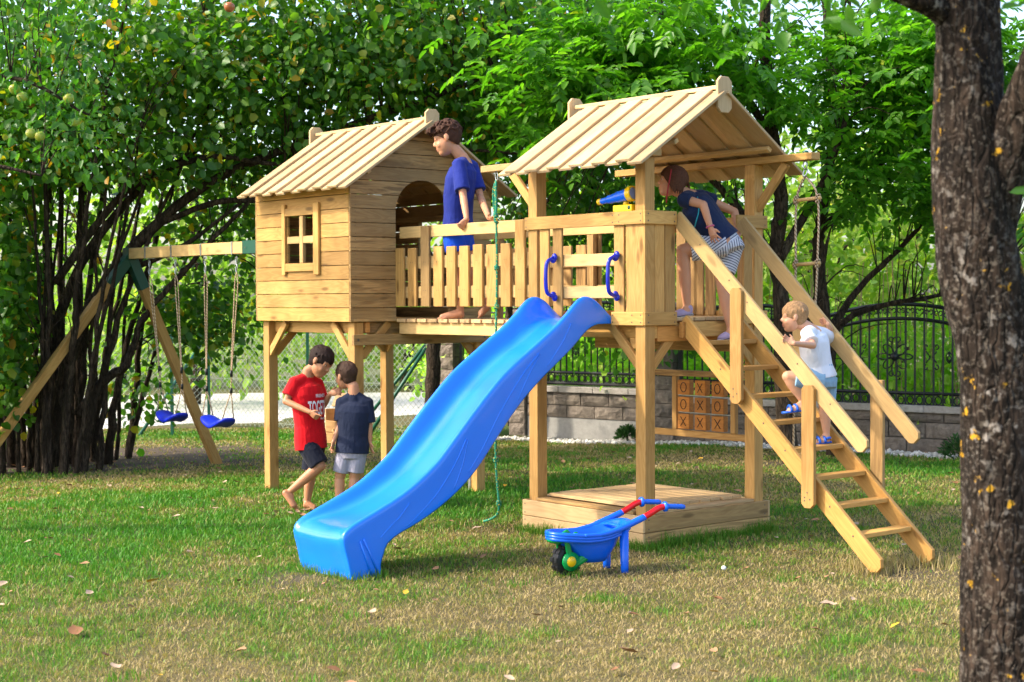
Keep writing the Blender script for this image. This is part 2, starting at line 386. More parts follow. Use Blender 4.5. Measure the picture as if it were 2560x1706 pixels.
def merged(g, name, voxel, smooth_it, mat, parent, m, cuts=(), **k):
    """union of closed shapes as ONE continuous skin (voxel remesh), optionally cut flat"""
    me = mesh('tmp', g.v, g.f); o = bpy.data.objects.new('tmp', me); COL.objects.link(o)
    r = o.modifiers.new('r', 'REMESH'); r.mode = 'VOXEL'; r.voxel_size = voxel
    if smooth_it: sm = o.modifiers.new('s', 'SMOOTH'); sm.factor = .5; sm.iterations = smooth_it
    bpy.context.view_layer.update()
    ev = o.evaluated_get(bpy.context.evaluated_depsgraph_get()); me2 = bpy.data.meshes.new_from_object(ev)
    bpy.data.objects.remove(o); bpy.data.meshes.remove(me)
    bm = bmesh.new(); bm.from_mesh(me2)
    for co, no in cuts:                              # keeps the side the normal points away from
        gm = bm.verts[:]+bm.edges[:]+bm.faces[:]
        res = bmesh.ops.bisect_plane(bm, geom=gm, plane_co=Vector(co), plane_no=Vector(no), clear_outer=True)
        ed = [e for e in res['geom_cut'] if isinstance(e, bmesh.types.BMEdge)]
        try: bmesh.ops.holes_fill(bm, edges=ed)
        except Exception: pass
    bmesh.ops.transform(bm, matrix=m.inverted(), verts=bm.verts)
    for f in bm.faces: f.smooth = True
    bm.to_mesh(me2); bm.free(); me2.materials.clear(); me2.materials.append(mat); me2.name = name
    return obj(name, me2, parent, m, **k)

# value noise in numpy, for the lawn and for clumping
_T = rng.random((256, 256))
def vnoise(x, y, s):
    x = np.asarray(x)*s+100.3; y = np.asarray(y)*s+57.7
    xi = np.floor(x).astype(int); yi = np.floor(y).astype(int); fx = x-xi; fy = y-yi
    fx = fx*fx*(3-2*fx); fy = fy*fy*(3-2*fy)
    g = lambda a, b: _T[a % 256, b % 256]
    return (g(xi, yi)*(1-fx)+g(xi+1, yi)*fx)*(1-fy)+(g(xi, yi+1)*(1-fx)+g(xi+1, yi+1)*fx)*fy
def gz(x, y):
    """height of the ground"""
    x = np.asarray(x, dtype=float); d = np.clip(-x-4.5, 0, None)
    return -.20*(1-np.exp(-d*.25)) + .012*(vnoise(x, y, 1.1)-.5)
def GZ(x, y): return float(gz(x, y))
_Y = (cos(YAW), sin(YAW))
def camxy(x, y):
    """distance along the view direction and to its right (for choosing how dense to plant)"""
    dx = np.asarray(x)-CAMP.x; dy = np.asarray(y)-CAMP.y
    return dx*-sin(YAW)+dy*cos(YAW), dx*cos(YAW)+dy*sin(YAW)
def cw(d, r, z=0):
    """a point d metres ahead of where the photographer stood, r to the right, height z"""
    return Vector((CAMP.x-sin(YAW)*d+cos(YAW)*r, CAMP.y+cos(YAW)*d+sin(YAW)*r, z))
# ================================================================== THE PLAY SET
def nails(parent, pts, normal, r=.0058, name='nails'):
    g = G(); nn = Vector(normal).normalized(); u = nn.orthogonal().normalized(); v = nn.cross(u)
    for p in pts:
        c = Vector(p)+nn*.0012
        g.add([c+(u*cos(k*pi/3)+v*sin(k*pi/3))*r for k in range(6)], [(0, 1, 2, 3, 4, 5)])
    return g.build(name, NAIL, parent, WM[parent.name], smooth=False, kind='stuff')

# ------------------------------------------------------------------ tower
TW = thing('play_tower', (-.6, .6, 0), 'open wooden play tower with board roof, fenced platform and blue slide at its front', 'play tower')
PX0, PX1, PY0, PY1 = -1.125, -.065, .065, 1.12
for x, y in ((PX0, PY0), (PX1, PY0), (PX1, PY1), (PX0, PY1)):
    board(TW, 'post', (x, y, -.03), (x, y, 2.533), .09, .09, W_POST, up=(0, -1, 0))
nl = []
def hb(par, name, x0, x1, y, z0, z1, t, mat, up=(0, -1, 0), **k):     # horizontal board along X standing on edge
    return board(par, name, (x0, y, (z0+z1)/2), (x1, y, (z0+z1)/2), z1-z0, t, mat, up=up, **k)
def hy(par, name, y0, y1, x, z0, z1, t, mat, up=(1, 0, 0), **k):      # along Y
    return board(par, name, (x, y0, (z0+z1)/2), (x, y1, (z0+z1)/2), z1-z0, t, mat, up=up, **k)
def vb(par, name, x, y, z0, z1, w_, t, mat, up=(0, -1, 0), **k):      # upright board
    return board(par, name, (x, y, z0), (x, y, z1), w_, t, mat, up=up, **k)
hb(TW, 'rail', -1.19, -.019, .009, 2.099, 2.187, .018, W_MAIN)
hy(TW, 'rail', 0, .297, -.009, 2.099, 2.187, .018, W_MAIN)
hy(TW, 'rail', .88, 1.19, -.009, 2.096, 2.184, .018, W_MAIN)
hb(TW, 'rail', -1.19, -.019, 1.178, 2.099, 2.187, .018, W_MAIN)
hb(TW, 'rail', -.317, -.019, .009, 1.445, 1.533, .018, W_MAIN)
hy(TW, 'rail', 0, .297, -.009, 1.445, 1.533, .018, W_MAIN)
hy(TW, 'rail', .94, 1.19, -.009, 1.445, 1.533, .018, W_MAIN)
hb(TW, 'rail', -1.19, -.019, 1.178, 1.445, 1.533, .018, W_MAIN)
hy(TW, 'rail', .0, 1.19, -1.181, 1.445, 1.533, .018, W_MAIN)
nails(TW, [(x, -.0005, z) for x in (-1.17, -.04, -.3, -.24) for z in (2.12, 2.165)]+[(x, -.0005, z) for x in (-.3, -.12, -.04) for z in (1.465, 1.512)], (0, -1, 0))
nails(TW, [(0.0005, y, z) for y in (.03, .27, 1.16) for z in (2.12, 2.165, 1.465, 1.512)], (1, 0, 0))
for x in (-1.003, -.868, -.262, -.152): vb(TW, 'picket', x, .028, 1.50, 2.15, .094, .017, W_POST)
for y in (.156, .252, 1.012): vb(TW, 'picket', -.029, y, 1.50, 2.15, .088, .017, W_POST, up=(1, 0, 0))
for x in (-1.02, -.905, -.79, -.675, -.616, -.505, -.373, -.20): vb(TW, 'picket', x, 1.160, 1.50, 2.03 if x > -.7 else 2.15, .094, .017, W_GREY, up=(0, -1, 0))
hb(TW, 'crossbar', -.835, -.305, .048, 1.839, 1.919, .02, W_RAIL)
hb(TW, 'crossbar', -.835, -.305, .048, 1.623, 1.703, .02, W_RAIL)
for i in range(10):                                                     # platform boards
    y = .10+i*.108
    board(TW, 'floor_board', (-1.16, y, 1.483), (-.02, y, 1.483), .10, .024, W_DECK)
for y in (.10, 1.09): hb(TW, 'joist', -1.16, -.03, y+ (.03 if y < .5 else -.03), 1.36, 1.468, .03, W_MAIN)
for x in (-.9, -.6, -.3): hy(TW, 'joist', .14, 1.05, x, 1.37, 1.468, .03, W_GREY)
hb(TW, 'joist', -1.55, -.15, 1.02, 1.25, 1.335, .03, W_GREY)
hy(TW, 'joist', .14, 1.05, -.04, 1.34, 1.44, .03, W_ORANGE)
def brace(par, a, b, mat, up): board(par, 'brace', a, b, .062, .03, mat, up=up)
brace(TW, (-.10, .06, 1.17), (-.37, .06, 1.44), W_POST, (0, -1, 0))
brace(TW, (-.05, .10, 1.17), (-.05, .36, 1.44), W_POST, (1, 0, 0))
brace(TW, (-.05, 1.09, 1.17), (-.05, .83, 1.44), W_POST, (1, 0, 0))
brace(TW, (-1.16, .065, 2.27), (-1.41, .065, 2.53), W_POST, (0, -1, 0))
brace(TW, (-.03, 1.12, 2.23), (.225, 1.12, 2.525), W_POST, (0, -1, 0))
board(TW, 'beam', (-1.70, .065, 2.558), (.045, .065, 2.558), .09, .047, W_RAIL)
board(TW, 'beam', (-1.40, 1.12, 2.558), (.475, 1.12, 2.558), .09, .047, W_MAIN)
# roof
RYE0, RYE1, RYR = -.22, 1.30, .55; ZE, ZR = 2.463, 2.962                 # underside of the lower layer
def roof(par, x_up, x_lo, ye0, ye1, yr, ze, zr, mat, wid=.13):
    for side in (0, 1):
        ye = (ye0, ye1)[side]; d = Vector((0, ye-yr, ze-zr)); l = d.length; d.normalize()
        up = Vector((0, -d.z, d.y)) if d.y > 0 else Vector((0, d.z, -d.y))
        if up.z < 0: up = -up
        for k, x in [(0, x) for x in x_lo]+[(1, x) for x in x_up]:
            a = Vector((x, yr, zr))+up*(.010+.0205*k)+d*(.012+random.uniform(-.003, .003)); b = a+d*(l+random.uniform(-.008, .006))
            board(par, 'roof_board', a, b, wid, .02, mat, up=up)
    return
tx_up = [-1.05+.2178*i for i in range(6)]
tx_lo = [-1.13]+[-.941+.2178*i for i in range(5)]+[.145]
roof(TW, tx_up, tx_lo, RYE0, RYE1, RYR, ZE, ZR, W_ROOF)
hb(TW, 'ridge_strip', -1.24, .165, RYR-.018, 2.985, 3.012, .02, W_ROOF)
for x in (.178, -1.26): vb(TW, 'gable_board', x, RYR, 2.83, 3.065, .135, .022, W_ROOF, up=(1, 0, 0), clip=(.032, .032))
hb(TW, 'purlin', -1.17, .17, .115, 2.60, 2.64, .03, W_RAIL, up=(0, -.55, .83))
hb(TW, 'purlin', -1.17, .17, 1.015, 2.60, 2.64, .03, W_RAIL, up=(0, .55, .83))
hb(TW, 'purlin', -1.17, .17, RYR, 2.90, 2.945, .03, W_RAIL)
# blue grab handles beside the slide
for x in (-.868, -.256):
    g = G(); p = [(x, .0, 1.905), (x, -.03, 1.893), (x, -.075, 1.862), (x, -.085, 1.765), (x, -.075, 1.668), (x, -.03, 1.640), (x, .0, 1.628)]
    g.tube(cat(p, 5), .0135, 10)
    for z in (1.905, 1.628): g.ball((x, -.004, z), (.024, .016, .026)); g.ball((x, -.016, z+(-.02 if z > 1.8 else .02)), (.019, .022, .022))
    g.build('grab_handle', BLUEH, TW, Matrix.Translation((x, 0, 1.76)))

# ------------------------------------------------------------------ slide
SL = thing('slide', (-.6, -1.0, 0), 'long wavy blue plastic slide running from the tower platform down to the grass', 'slide')
ST = [((.03, 1.49), (.03, 1.486), (.03, 1.455)), ((-.04, 1.545), (-.04, 1.487), (-.05, 1.453)), ((-.11, 1.60), (-.11, 1.482), (-.11, 1.448)),
      ((-.185, 1.624), (-.2, 1.455), (-.17, 1.427)), ((-.245, 1.612), (-.28, 1.41), (-.22, 1.394)), ((-.30, 1.573), (-.36, 1.36), (-.28, 1.342)),
      ((-.37, 1.508), (-.43, 1.315), (-.35, 1.284)), ((-.49, 1.415), (-.55, 1.25), (-.46, 1.205)), ((-.71, 1.27), (-.74, 1.12), (-.65, 1.065)),
      ((-.91, 1.13), (-.92, .965), (-.80, .93)), ((-1.124, .93), (-1.10, .785), (-.96, .755)), ((-1.305, .744), (-1.27, .625), (-1.10, .595)),
      ((-1.44, .613), (-1.405, .515), (-1.25, .465)), ((-1.64, .479), (-1.61, .405), (-1.42, .36)), ((-1.836, .39), (-1.81, .34), (-1.58, .285)),
      ((-1.962, .339), (-1.945, .315), (-1.70, .24)), ((-2.062, .292), (-2.05, .288), (-1.79, .187)), ((-2.102, .235), (-2.098, .235), (-1.822, .12)),
      ((-2.075, .12), (-2.072, .12), (-1.842, .06)), ((-2.045, -.01), (-2.042, -.01), (-1.828, -.01))]
sec = [cat([Vector((0, *s[k])) for s in ST], 4) for k in range(3)]
nS = len(sec[0]); V = []; XL, XR = -.885, -.335
for i in range(nS):
    c, b, s = (sec[k][i] for k in range(3)); hgt = (c-b).length; fl = min(1, hgt/.05)
    prof = []
    for sx, x0 in ((1, XR), (-1, XL)):
        half = [(x0+sx*.004, s, 0), (x0+sx*.002, s.lerp(c, .33), 0), (x0, s.lerp(c, .66), 0), (x0, s.lerp(c, .93), 0), (x0-sx*.005, c, .008), (x0-sx*.024, c, .013), (x0-sx*.040, c, .004),
                (x0-sx*(.048+.006*fl), c.lerp(b, .22), 0), (x0-sx*(.050+.025*fl), c.lerp(b, .70), 0), (x0-sx*(.070+.035*fl), c.lerp(b, .97), 0), (x0-sx*.17, b, -.004)]
        prof.append([Vector((x, p.y, p.z+dz)) for x, p, dz in half])
    mid = [Vector(((XL+XR)/2, b.y, b.z-.008))]
    V.append(prof[0]+mid+prof[1][::-1])
nP = len(V[0]); g = G(); g.add([p for r_ in V for p in r_], [(i*nP+j, i*nP+j+1, (i+1)*nP+j+1, (i+1)*nP+j) for i in range(nS-1) for j in range(nP-1)])
o = g.build('chute', BLUE, SL, WM['slide']); md = o.modifiers.new('thick', 'SOLIDIFY'); md.thickness = .006; md.offset = -1
md2 = o.modifiers.new('sub', 'SUBSURF'); md2.levels = 1; md2.render_levels = 1
# raised swirls on the outer cheek and the two bevelled panels at the foot
def cheek(t, f, x=XR+.001):
    """t 0..1 down the slide, f 0 crest .. 1 skirt"""
    q = t*(nS-1); i = min(int(q), nS-2); k = q-i
    c = sec[0][i].lerp(sec[0][i+1], k); s = sec[2][i].lerp(sec[2][i+1], k); p = c.lerp(s, f); return Vector((x, p.y, p.z))
for pts in ([(.40, .25), (.44, .40), (.50, .62), (.555, .78), (.60, .85)], [(.40, .30), (.43, .58), (.465, .85)], [(.56, .22), (.60, .38), (.66, .60), (.72, .80), (.755, .88)],
            [(.56, .28), (.60, .60), (.64, .86)], [(.70, .30), (.735, .50), (.79, .66), (.83, .74)], [(.30, .30), (.34, .55), (.39, .80)]):
    g = G(); g.tube(cat([cheek(*p) for p in pts], 5), .0045, 6); g.build('raised_line', BLUE, SL, WM['slide'])
for xx in (XR+.0035,):
    for q0 in ((-1.99, .225, -1.905, -.005), (-1.965, .235, -1.865, .02)):
        g = G(); g.tube([(xx, q0[0], q0[1]), (xx, (q0[0]+q0[2])/2, (q0[1]+q0[3])/2), (xx, q0[2], q0[3])], .007, 6); g.build('rib', BLUE, SL, WM['slide'])

# ------------------------------------------------------------------ ladder stair
LD = thing('stair_ladder', (.8, .6, 0), 'steep open wooden stair with two handrails leading up to the tower platform', 'stair')
for y in (.350, .855): board(LD, 'stringer', (.0, y, 1.468), (1.575, y, .035), .112, .03, W_STAIR, up=(0, -1, 0), clip=(.0, .035))
for z in (1.345, 1.18, 1.012, .855, .697, .54, .385, .228):
    x = .075+(1.47-z)*1.10
    board(LD, 'tread', (x-.05, .3655, z-.014), (x-.05, .8395, z-.014), .098, .028, W_STAIR)
hy(LD, 'landing_beam', .372, .838, .016, 1.366, 1.466, .03, W_MAIN); hy(LD, 'beam_end', .31, .333, .02, 1.36, 1.466, .035, W_ORANGE)
board(LD, 'handrail', (-.02, .312, 2.15), (1.50, .312, .735), .098, .025, W_RAIL, up=(0, -1, 0), clip=(.0, .026))
board(LD, 'handrail', (.02, .893, 2.135), (1.44, .893, .745), .098, .025, W_RAIL, up=(0, -1, 0), clip=(.0, .026))
vb(LD, 'upright', .526, .284, .955, 1.685, .095, .028, W_POST, clip=(.026, .022)); vb(LD, 'upright', 1.10, .284, .355, 1.095, .095, .028, W_POST, clip=(.026, .022))
vb(LD, 'upright', 1.125, .922, .415, 1.105, .095, .028, W_GREY, clip=(.0, .0)); vb(LD, 'upright', .50, .922, .95, 1.64, .095, .028, W_RAIL)
nails(LD, [(x, .2695, z) for x, z in ((.51, 1.0), (.54, 1.02), (.51, 1.05), (1.08, .42), (1.12, .41), (1.10, .45), (1.08, .40))], (0, -1, 0), .006)
nails(LD, [(.075+(1.47-z)*1.10-.05, .3345, z-.014) for z in (1.18, 1.012, .855, .697, .385, .228)], (0, -1, 0), .007, 'screws')
nails(LD, [(x, .299, 2.15-(x+.02)*.931+dz) for x in (.2, .45, .6, 1.0, 1.25) for dz in (.02,)], (0, -1, 0), .006, 'rail_screws')

# ------------------------------------------------------------------ sandbox
SB = thing('sandbox', (-.6, .6, 0), 'low square wooden sandbox with slatted lid and seat boards under the tower', 'sandbox')
for z0, z1 in ((-.02, .105), (.1085, .217)):
    hb(SB, 'side_board', -1.20, -.0, -.010, z0, z1, .02, W_DECK); hb(SB, 'side_board', -1.20, 0, 1.205, z0, z1, .02, W_DECK)
    hy(SB, 'side_board', .001, 1.194, -.011, z0, z1, .02, W_GREY); hy(SB, 'side_board', .001, 1.194, -1.189, z0, z1, .02, W_GREY)
board(SB, 'seat_board', (-1.075, .045, .228), (-.115, .045, .228), .095, .02, W_GREY); board(SB, 'seat_board', (-.065, .115, .228), (-.065, 1.07, .228), .095, .02, W_DECK)
board(SB, 'seat_board', (-1.125, .115, .228), (-1.125, 1.07, .228), .095, .02, W_DECK)
for i in range(9):
    y = .155+i*.104
    board(SB, 'lid_slat', (-1.06+random.uniform(-.02, .02), y, .252), (-.105+random.uniform(-.015, .015), y, .252), .092, .022, W_DECK)
nails(SB, [(x, -.0205, z) for x in (-1.17,) for z in (.03, .08, .13, .19)], (0, -1, 0), .006); nails(SB, [(-.0005, y, z) for y in (.03, 1.16) for z in (.03, .08, .13, .19)], (1, 0, 0), .006)

# ------------------------------------------------------------------ playhouse
HS = thing('playhouse', (-3.74, .5, 0), 'wooden playhouse on stilts with square window, arched doorway and board roof', 'playhouse')
HX0, HX1, HY0, HY1, HZ, PK = -4.455, -3.03, -.215, 1.205, 1.445, .1115
def roofz(y): return 2.455+(min(y, .92-y)+.38)*.667
def quad_board(name, poly, m, mat, par=HS, d=.019): return prism(name, poly, d, mat, par, m)
MF = Matrix.Translation((0, HY0, 0))                                       # front wall: local X = world X, extrude +Y
MB_ = Matrix.Translation((0, HY1-.019, 0))
def wallX(m, window, mats):
    for k in range(10):
        z0 = HZ+PK*k+.003; z1 = HZ+PK*(k+1)-.003
        if k == 9: z1 = min(z1, 2.545)
        segs = [(HX0+.021, HX1-.021)]
        if window and z1 > 1.92 and z0 < 2.30: segs = [(HX0+.021, window[0]), (window[1], HX1-.021)]
        for a, b in segs:
            quad_board('siding_board', [(a, z0), (b, z0), (b, z1), (a, z1)], m, random.choice(mats))
wallX(MF, (-3.94, -3.53), [W_MAIN, W_MAIN, W_POST]); wallX(MB_, (-4.02, -3.62), [W_GREY])
nails(HS, [(x, HY0, HZ+PK*k+dz) for k in range(10) for dz in (.025, .088) for x in (HX0+.05, HX1-.055)], (0, -1, 0), .0035)
MD = Matrix(((0, -1, 0, HX1), (1, 0, 0, 0), (0, 0, 1, 0), (0, 0, 0, 1)))     # door wall: local X = world Y, extrude into -X
ML = Matrix(((0, -1, 0, HX0+.019), (1, 0, 0, 0), (0, 0, 1, 0), (0, 0, 0, 1)))
DC_, DR, DS = .49, .268, 2.314
def dooredge(z, s):
    if z <= DS: return DC_+s*DR
    q = DR*DR-(z-DS)**2
    return DC_+s*(sqrt(q) if q > 0 else 0)
ymin, ymax = HY0+.001, HY1-.001
for k in range(15):
    z0 = HZ+PK*k+.003; z1 = min(HZ+PK*(k+1)-.003, 3.0)
    def ylim(z):     # roof limits
        lo = max(ymin, -.38+(z-2.455)/.667); return lo, .92-lo
    def lim(z):
        lo, hi = ylim(z); return lo, min(ymax, hi) if z > 2.5 else ymax
    for m, door in ((MD, True), (ML, False)):
        mat = W_GREY
        zs = [z0+(z1-z0)*i/6 for i in range(7)]
        if not door or z0 > DS+DR:
            poly = [(lim(z0)[0], z0), (lim(z0)[1], z0), (lim(z1)[1], z1), (lim(z1)[0], z1)]
            if poly[1][0]-poly[0][0] > .05 and poly[2][0] >= poly[3][0]: quad_board('siding_board', poly, m, mat)
        elif z1 > DS+DR:
            zz = [z for z in (z0, z0+.006, z0+.012, z0+.018, DS+DR-.004) if z < DS+DR]
            bot = [(lim(z0)[0], z0)]+[(dooredge(z, -1), z) for z in zz]+[(dooredge(z, 1), z) for z in zz[::-1]]+[(lim(z0)[1], z0)]
            quad_board('siding_board', bot+[(lim(z1)[1], z1), (lim(z1)[0], z1)], m, mat)
        else:
            quad_board('siding_board', [(lim(z0)[0], z0)]+[(dooredge(z, -1), z) for z in zs]+[(lim(z1)[0], z1)], m, mat)
            quad_board('siding_board', [(dooredge(z, 1), z) for z in zs[::-1]]+[(lim(z0)[1], z0), (lim(z1)[1], z1)][::1], m, mat)
nails(HS, [(HX1, y, HZ+PK*k+dz) for k in range(9) for dz in (.025, .088) for y in (HY0+.05,)], (1, 0, 0), .0035)
# corner end grain strip
vb(HS, 'corner_post', HX1-.012, HY0+.009, HZ, 2.545, .018, .016, W_RAIL)
vb(HS, 'corner_post', HX0+.010, HY0+.009, HZ, 2.545, .018, .016, W_RAIL)
for x, y in ((-3.09, -.15), (-3.09, 1.14), (-4.39, -.15), (-4.39, 1.14)): vb(HS, 'stud', x, y, 1.47, 2.52, .045, .045, W_GREY)
for y in (.16, .82): vb(HS, 'stud', -3.075, y, 1.47, 2.56, .045, .045, W_GREY, up=(1, 0, 0))
vb(HS, 'stud', -4.41, .46, 1.47, 2.9, .045, .045, W_GREY, up=(1, 0, 0)); hy(HS, 'tie_beam', -.18, 1.17, -4.40, 2.35, 2.41, .04, W_GREY); hb(HS, 'tie_beam', -4.4, -3.08, 1.15, 2.30, 2.345, .04, W_GREY)
for i in range(12): board(HS, 'floor_board', (-4.42+i*.1165+.055, -.19, 1.458), (-4.42+i*.1165+.055, 1.18, 1.458), .108, .022, W_GREY)
# window: casing parts on the wall, cross bars in the opening
wf = obj('window', None, HS, Matrix.Translation((-3.735, HY0-.012, 2.11)))
yf = HY0-.0125
vb(wf, 'frame', -3.978, yf, 1.825, 2.405, .052, .022, W_MAIN); vb(wf, 'frame', -3.489, yf, 1.822, 2.402, .078, .022, W_MAIN)
hb(wf, 'frame', -3.951, -3.529, yf+.001, 2.306, 2.371, .020, W_MAIN); hb(wf, 'frame', -3.951, -3.529, yf+.001, 1.852, 1.918, .020, W_MAIN)
vb(wf, 'glazing_bar', -3.722, yf+.016, 1.92, 2.304, .052, .03, W_RAIL); hb(wf, 'glazing_bar', -3.938, -3.7495, yf+.014, 2.08, 2.138, .022, W_RAIL); hb(wf, 'glazing_bar', -3.6945, -3.532, yf+.014, 2.08, 2.138, .022, W_RAIL)
hw = obj('window', None, HS, Matrix.Translation((-3.82, HY1+.012, 2.11)))
vb(hw, 'frame', -4.05, HY1+.0125, 1.83, 2.40, .06, .022, W_MAIN); vb(hw, 'frame', -3.59, HY1+.0125, 1.83, 2.40, .06, .022, W_MAIN)
hb(hw, 'frame', -4.02, -3.62, HY1+.0125, 2.30, 2.36, .02, W_MAIN); hb(hw, 'frame', -4.02, -3.62, HY1+.0125, 1.86, 1.92, .02, W_MAIN)
# roof
hx_up = [-4.307+.2198*i for i in range(7)]; hx_lo = [-4.385]+[-4.197+.2198*i for i in range(6)]+[-2.885]
roof(HS, hx_up, hx_lo, -.38, 1.30, .46, 2.475, 3.035, W_ROOF)
hb(HS, 'ridge_strip', -4.52, -2.875, .445, 3.055, 3.08, .02, W_ROOF)
for x in (-2.858, -4.545): vb(HS, 'gable_board', x, .46, 2.935, 3.135, .135, .022, W_ROOF, up=(1, 0, 0), clip=(.0, .03))
for y, s in ((-.10, -1), (1.02, 1)): hb(HS, 'purlin', -4.45, -2.93, y, 2.60, 2.64, .03, W_RAIL, up=(0, s*.55, .83))
# stilts and bracing
for x, y in ((-4.38, -.12), (-3.10, -.12), (-3.08, 1.09), (-4.38, 1.09)):
    vb(HS, 'stilt', x, y, -.03 if y < 1 or x > -4 else -.04, 1.442, .088, .088, W_POST)
for y in (-.12, 1.09):
    hb(HS, 'floor_beam', -4.33, -3.15, y+(.03 if y < 0 else -.03), 1.352, 1.44, .03, W_POST)
    for x0, s in ((-4.35, 1), (-3.13, -1)): brace(HS, (x0, y-.02, 1.17), (x0+s*.26, y-.02, 1.435), W_POST, (0, -1, 0))
for x in (-4.38, -3.10):
    hy(HS, 'floor_beam', -.06, 1.03, x+(.0 if x < -4 else -.02), 1.352, 1.44, .03, W_GREY)
    for y0, s in ((-.08, 1), (1.05, -1)): brace(HS, (x+.02, y0, 1.17), (x+.02, y0+s*.26, 1.435), W_POST, (1, 0, 0))
hy(HS, 'beam_end', -.06, -.02, -3.07, 1.36, 1.44, .045, W_ORANGE)
hy(HS, 'cross_plank', -.21, 1.15, -3.01, 1.262, 1.347, .03, W_GREY)
nails(HS, [(-2.993, -.17, 1.305), (-2.993, 1.10, 1.305)], (1, 0, 0), .012, 'bolts')
vb(HS, 'anchor_plate', -3.13, 1.04, -.02, .16, .03, .006, STEEL)

# ------------------------------------------------------------------ bridge
BR = thing('footbridge', (-2.1, .6, 0), 'wooden plank bridge with picket railings joining the playhouse to the tower', 'bridge')
for y in (.245, .955): hb(BR, 'deck_beam', -3.0, -1.20, y, 1.347, 1.438, .03, W_RAIL)
for i in range(13):
    x = -2.945+i*.1355
    board(BR, 'deck_board', (x, .205, 1.454), (x, .985, 1.454), .113, .028, W_DECK)
for yy, s in ((.226, -1), (.975, 1)):
    for i, x in enumerate((-2.975, -2.81, -2.64, -2.475, -2.31, -2.15, -1.985, -1.825, -1.66, -1.497)):
        tall = i in (2, 9)
        vb(BR, 'picket', x, yy, 1.564, 2.192 if tall else 2.025+random.uniform(-.004, .004), .110 if not tall else .108, .02, W_GREY if (tall and i == 2) or s > 0 else W_POST)
    for z0, z1, y in ((2.105, 2.195, yy-s*.0215), (1.861, 1.958, yy-s*.0215), (1.630, 1.722, yy-s*.0215)): hb(BR, 'rail', -3.0, -1.20 if s > 0 else -1.21, y, z0, z1, .02, W_RAIL)
nails(BR, [(x+dx, .2155, z) for x in (-2.975, -2.81, -2.64, -2.475, -2.31, -2.15, -1.985, -1.825, -1.66, -1.497) for dx in (-.012, .012) for z in (1.69, 1.91)], (0, -1, 0), .0035)
for x in (-2.60, -1.50): vb(BR, 'railing_post', x, .932, 1.45, 2.10, .07, .04, W_GREY)

# ------------------------------------------------------------------ swing frame and swings
SW = thing('swing_set', (-6, .12, 0), 'wooden A-frame swing beam with green corner brackets fixed to the playhouse', 'swing frame')
hb(SW, 'beam', -7.42, -4.462, .12, 2.040, 2.147, .09, W_RAIL)
FT = Vector((-7.47, .12, 2.07))
for foot in ((-7.76, -1.49, GZ(-7.8, -1.5)-.05), (-7.50, 1.12, GZ(-7.5, 1.1)-.03)):
    f = Vector(foot); d = (f-FT).normalized()
    board(SW, 'leg', FT+d*.08, f, .088, .088, W_POST, up=(-1, 0, 0))
    board(SW, 'bracket', FT-d*.01, FT+d*.36, .100, .100, GREENM, up=(-1, 0, 0))
board(SW, 'bracket', (-7.53, .12, 2.094), (-7.40, .12, 2.094), .12, .102, GREENM, up=(0, -1, 0)); board(SW, 'bracket', (-5.17, .12, 2.094), (-4.456, .12, 2.094), .118, .10, GREENM, up=(0, -1, 0))
nails(SW, [(-7.46, .0685, 2.12), (-7.47, .0685, 2.07), (-5.10, .0605, 2.09)], (0, -1, 0), .009, 'bolts')
RX = (-7.05, -6.51, -5.93, -5.355)
for x in RX:
    g = G(); g.box((x-.012, .070, 2.035), (x+.012, .170, 2.152)); g.build('hanger_strap', STEEL, SW, WM['swing_set'], smooth=False)
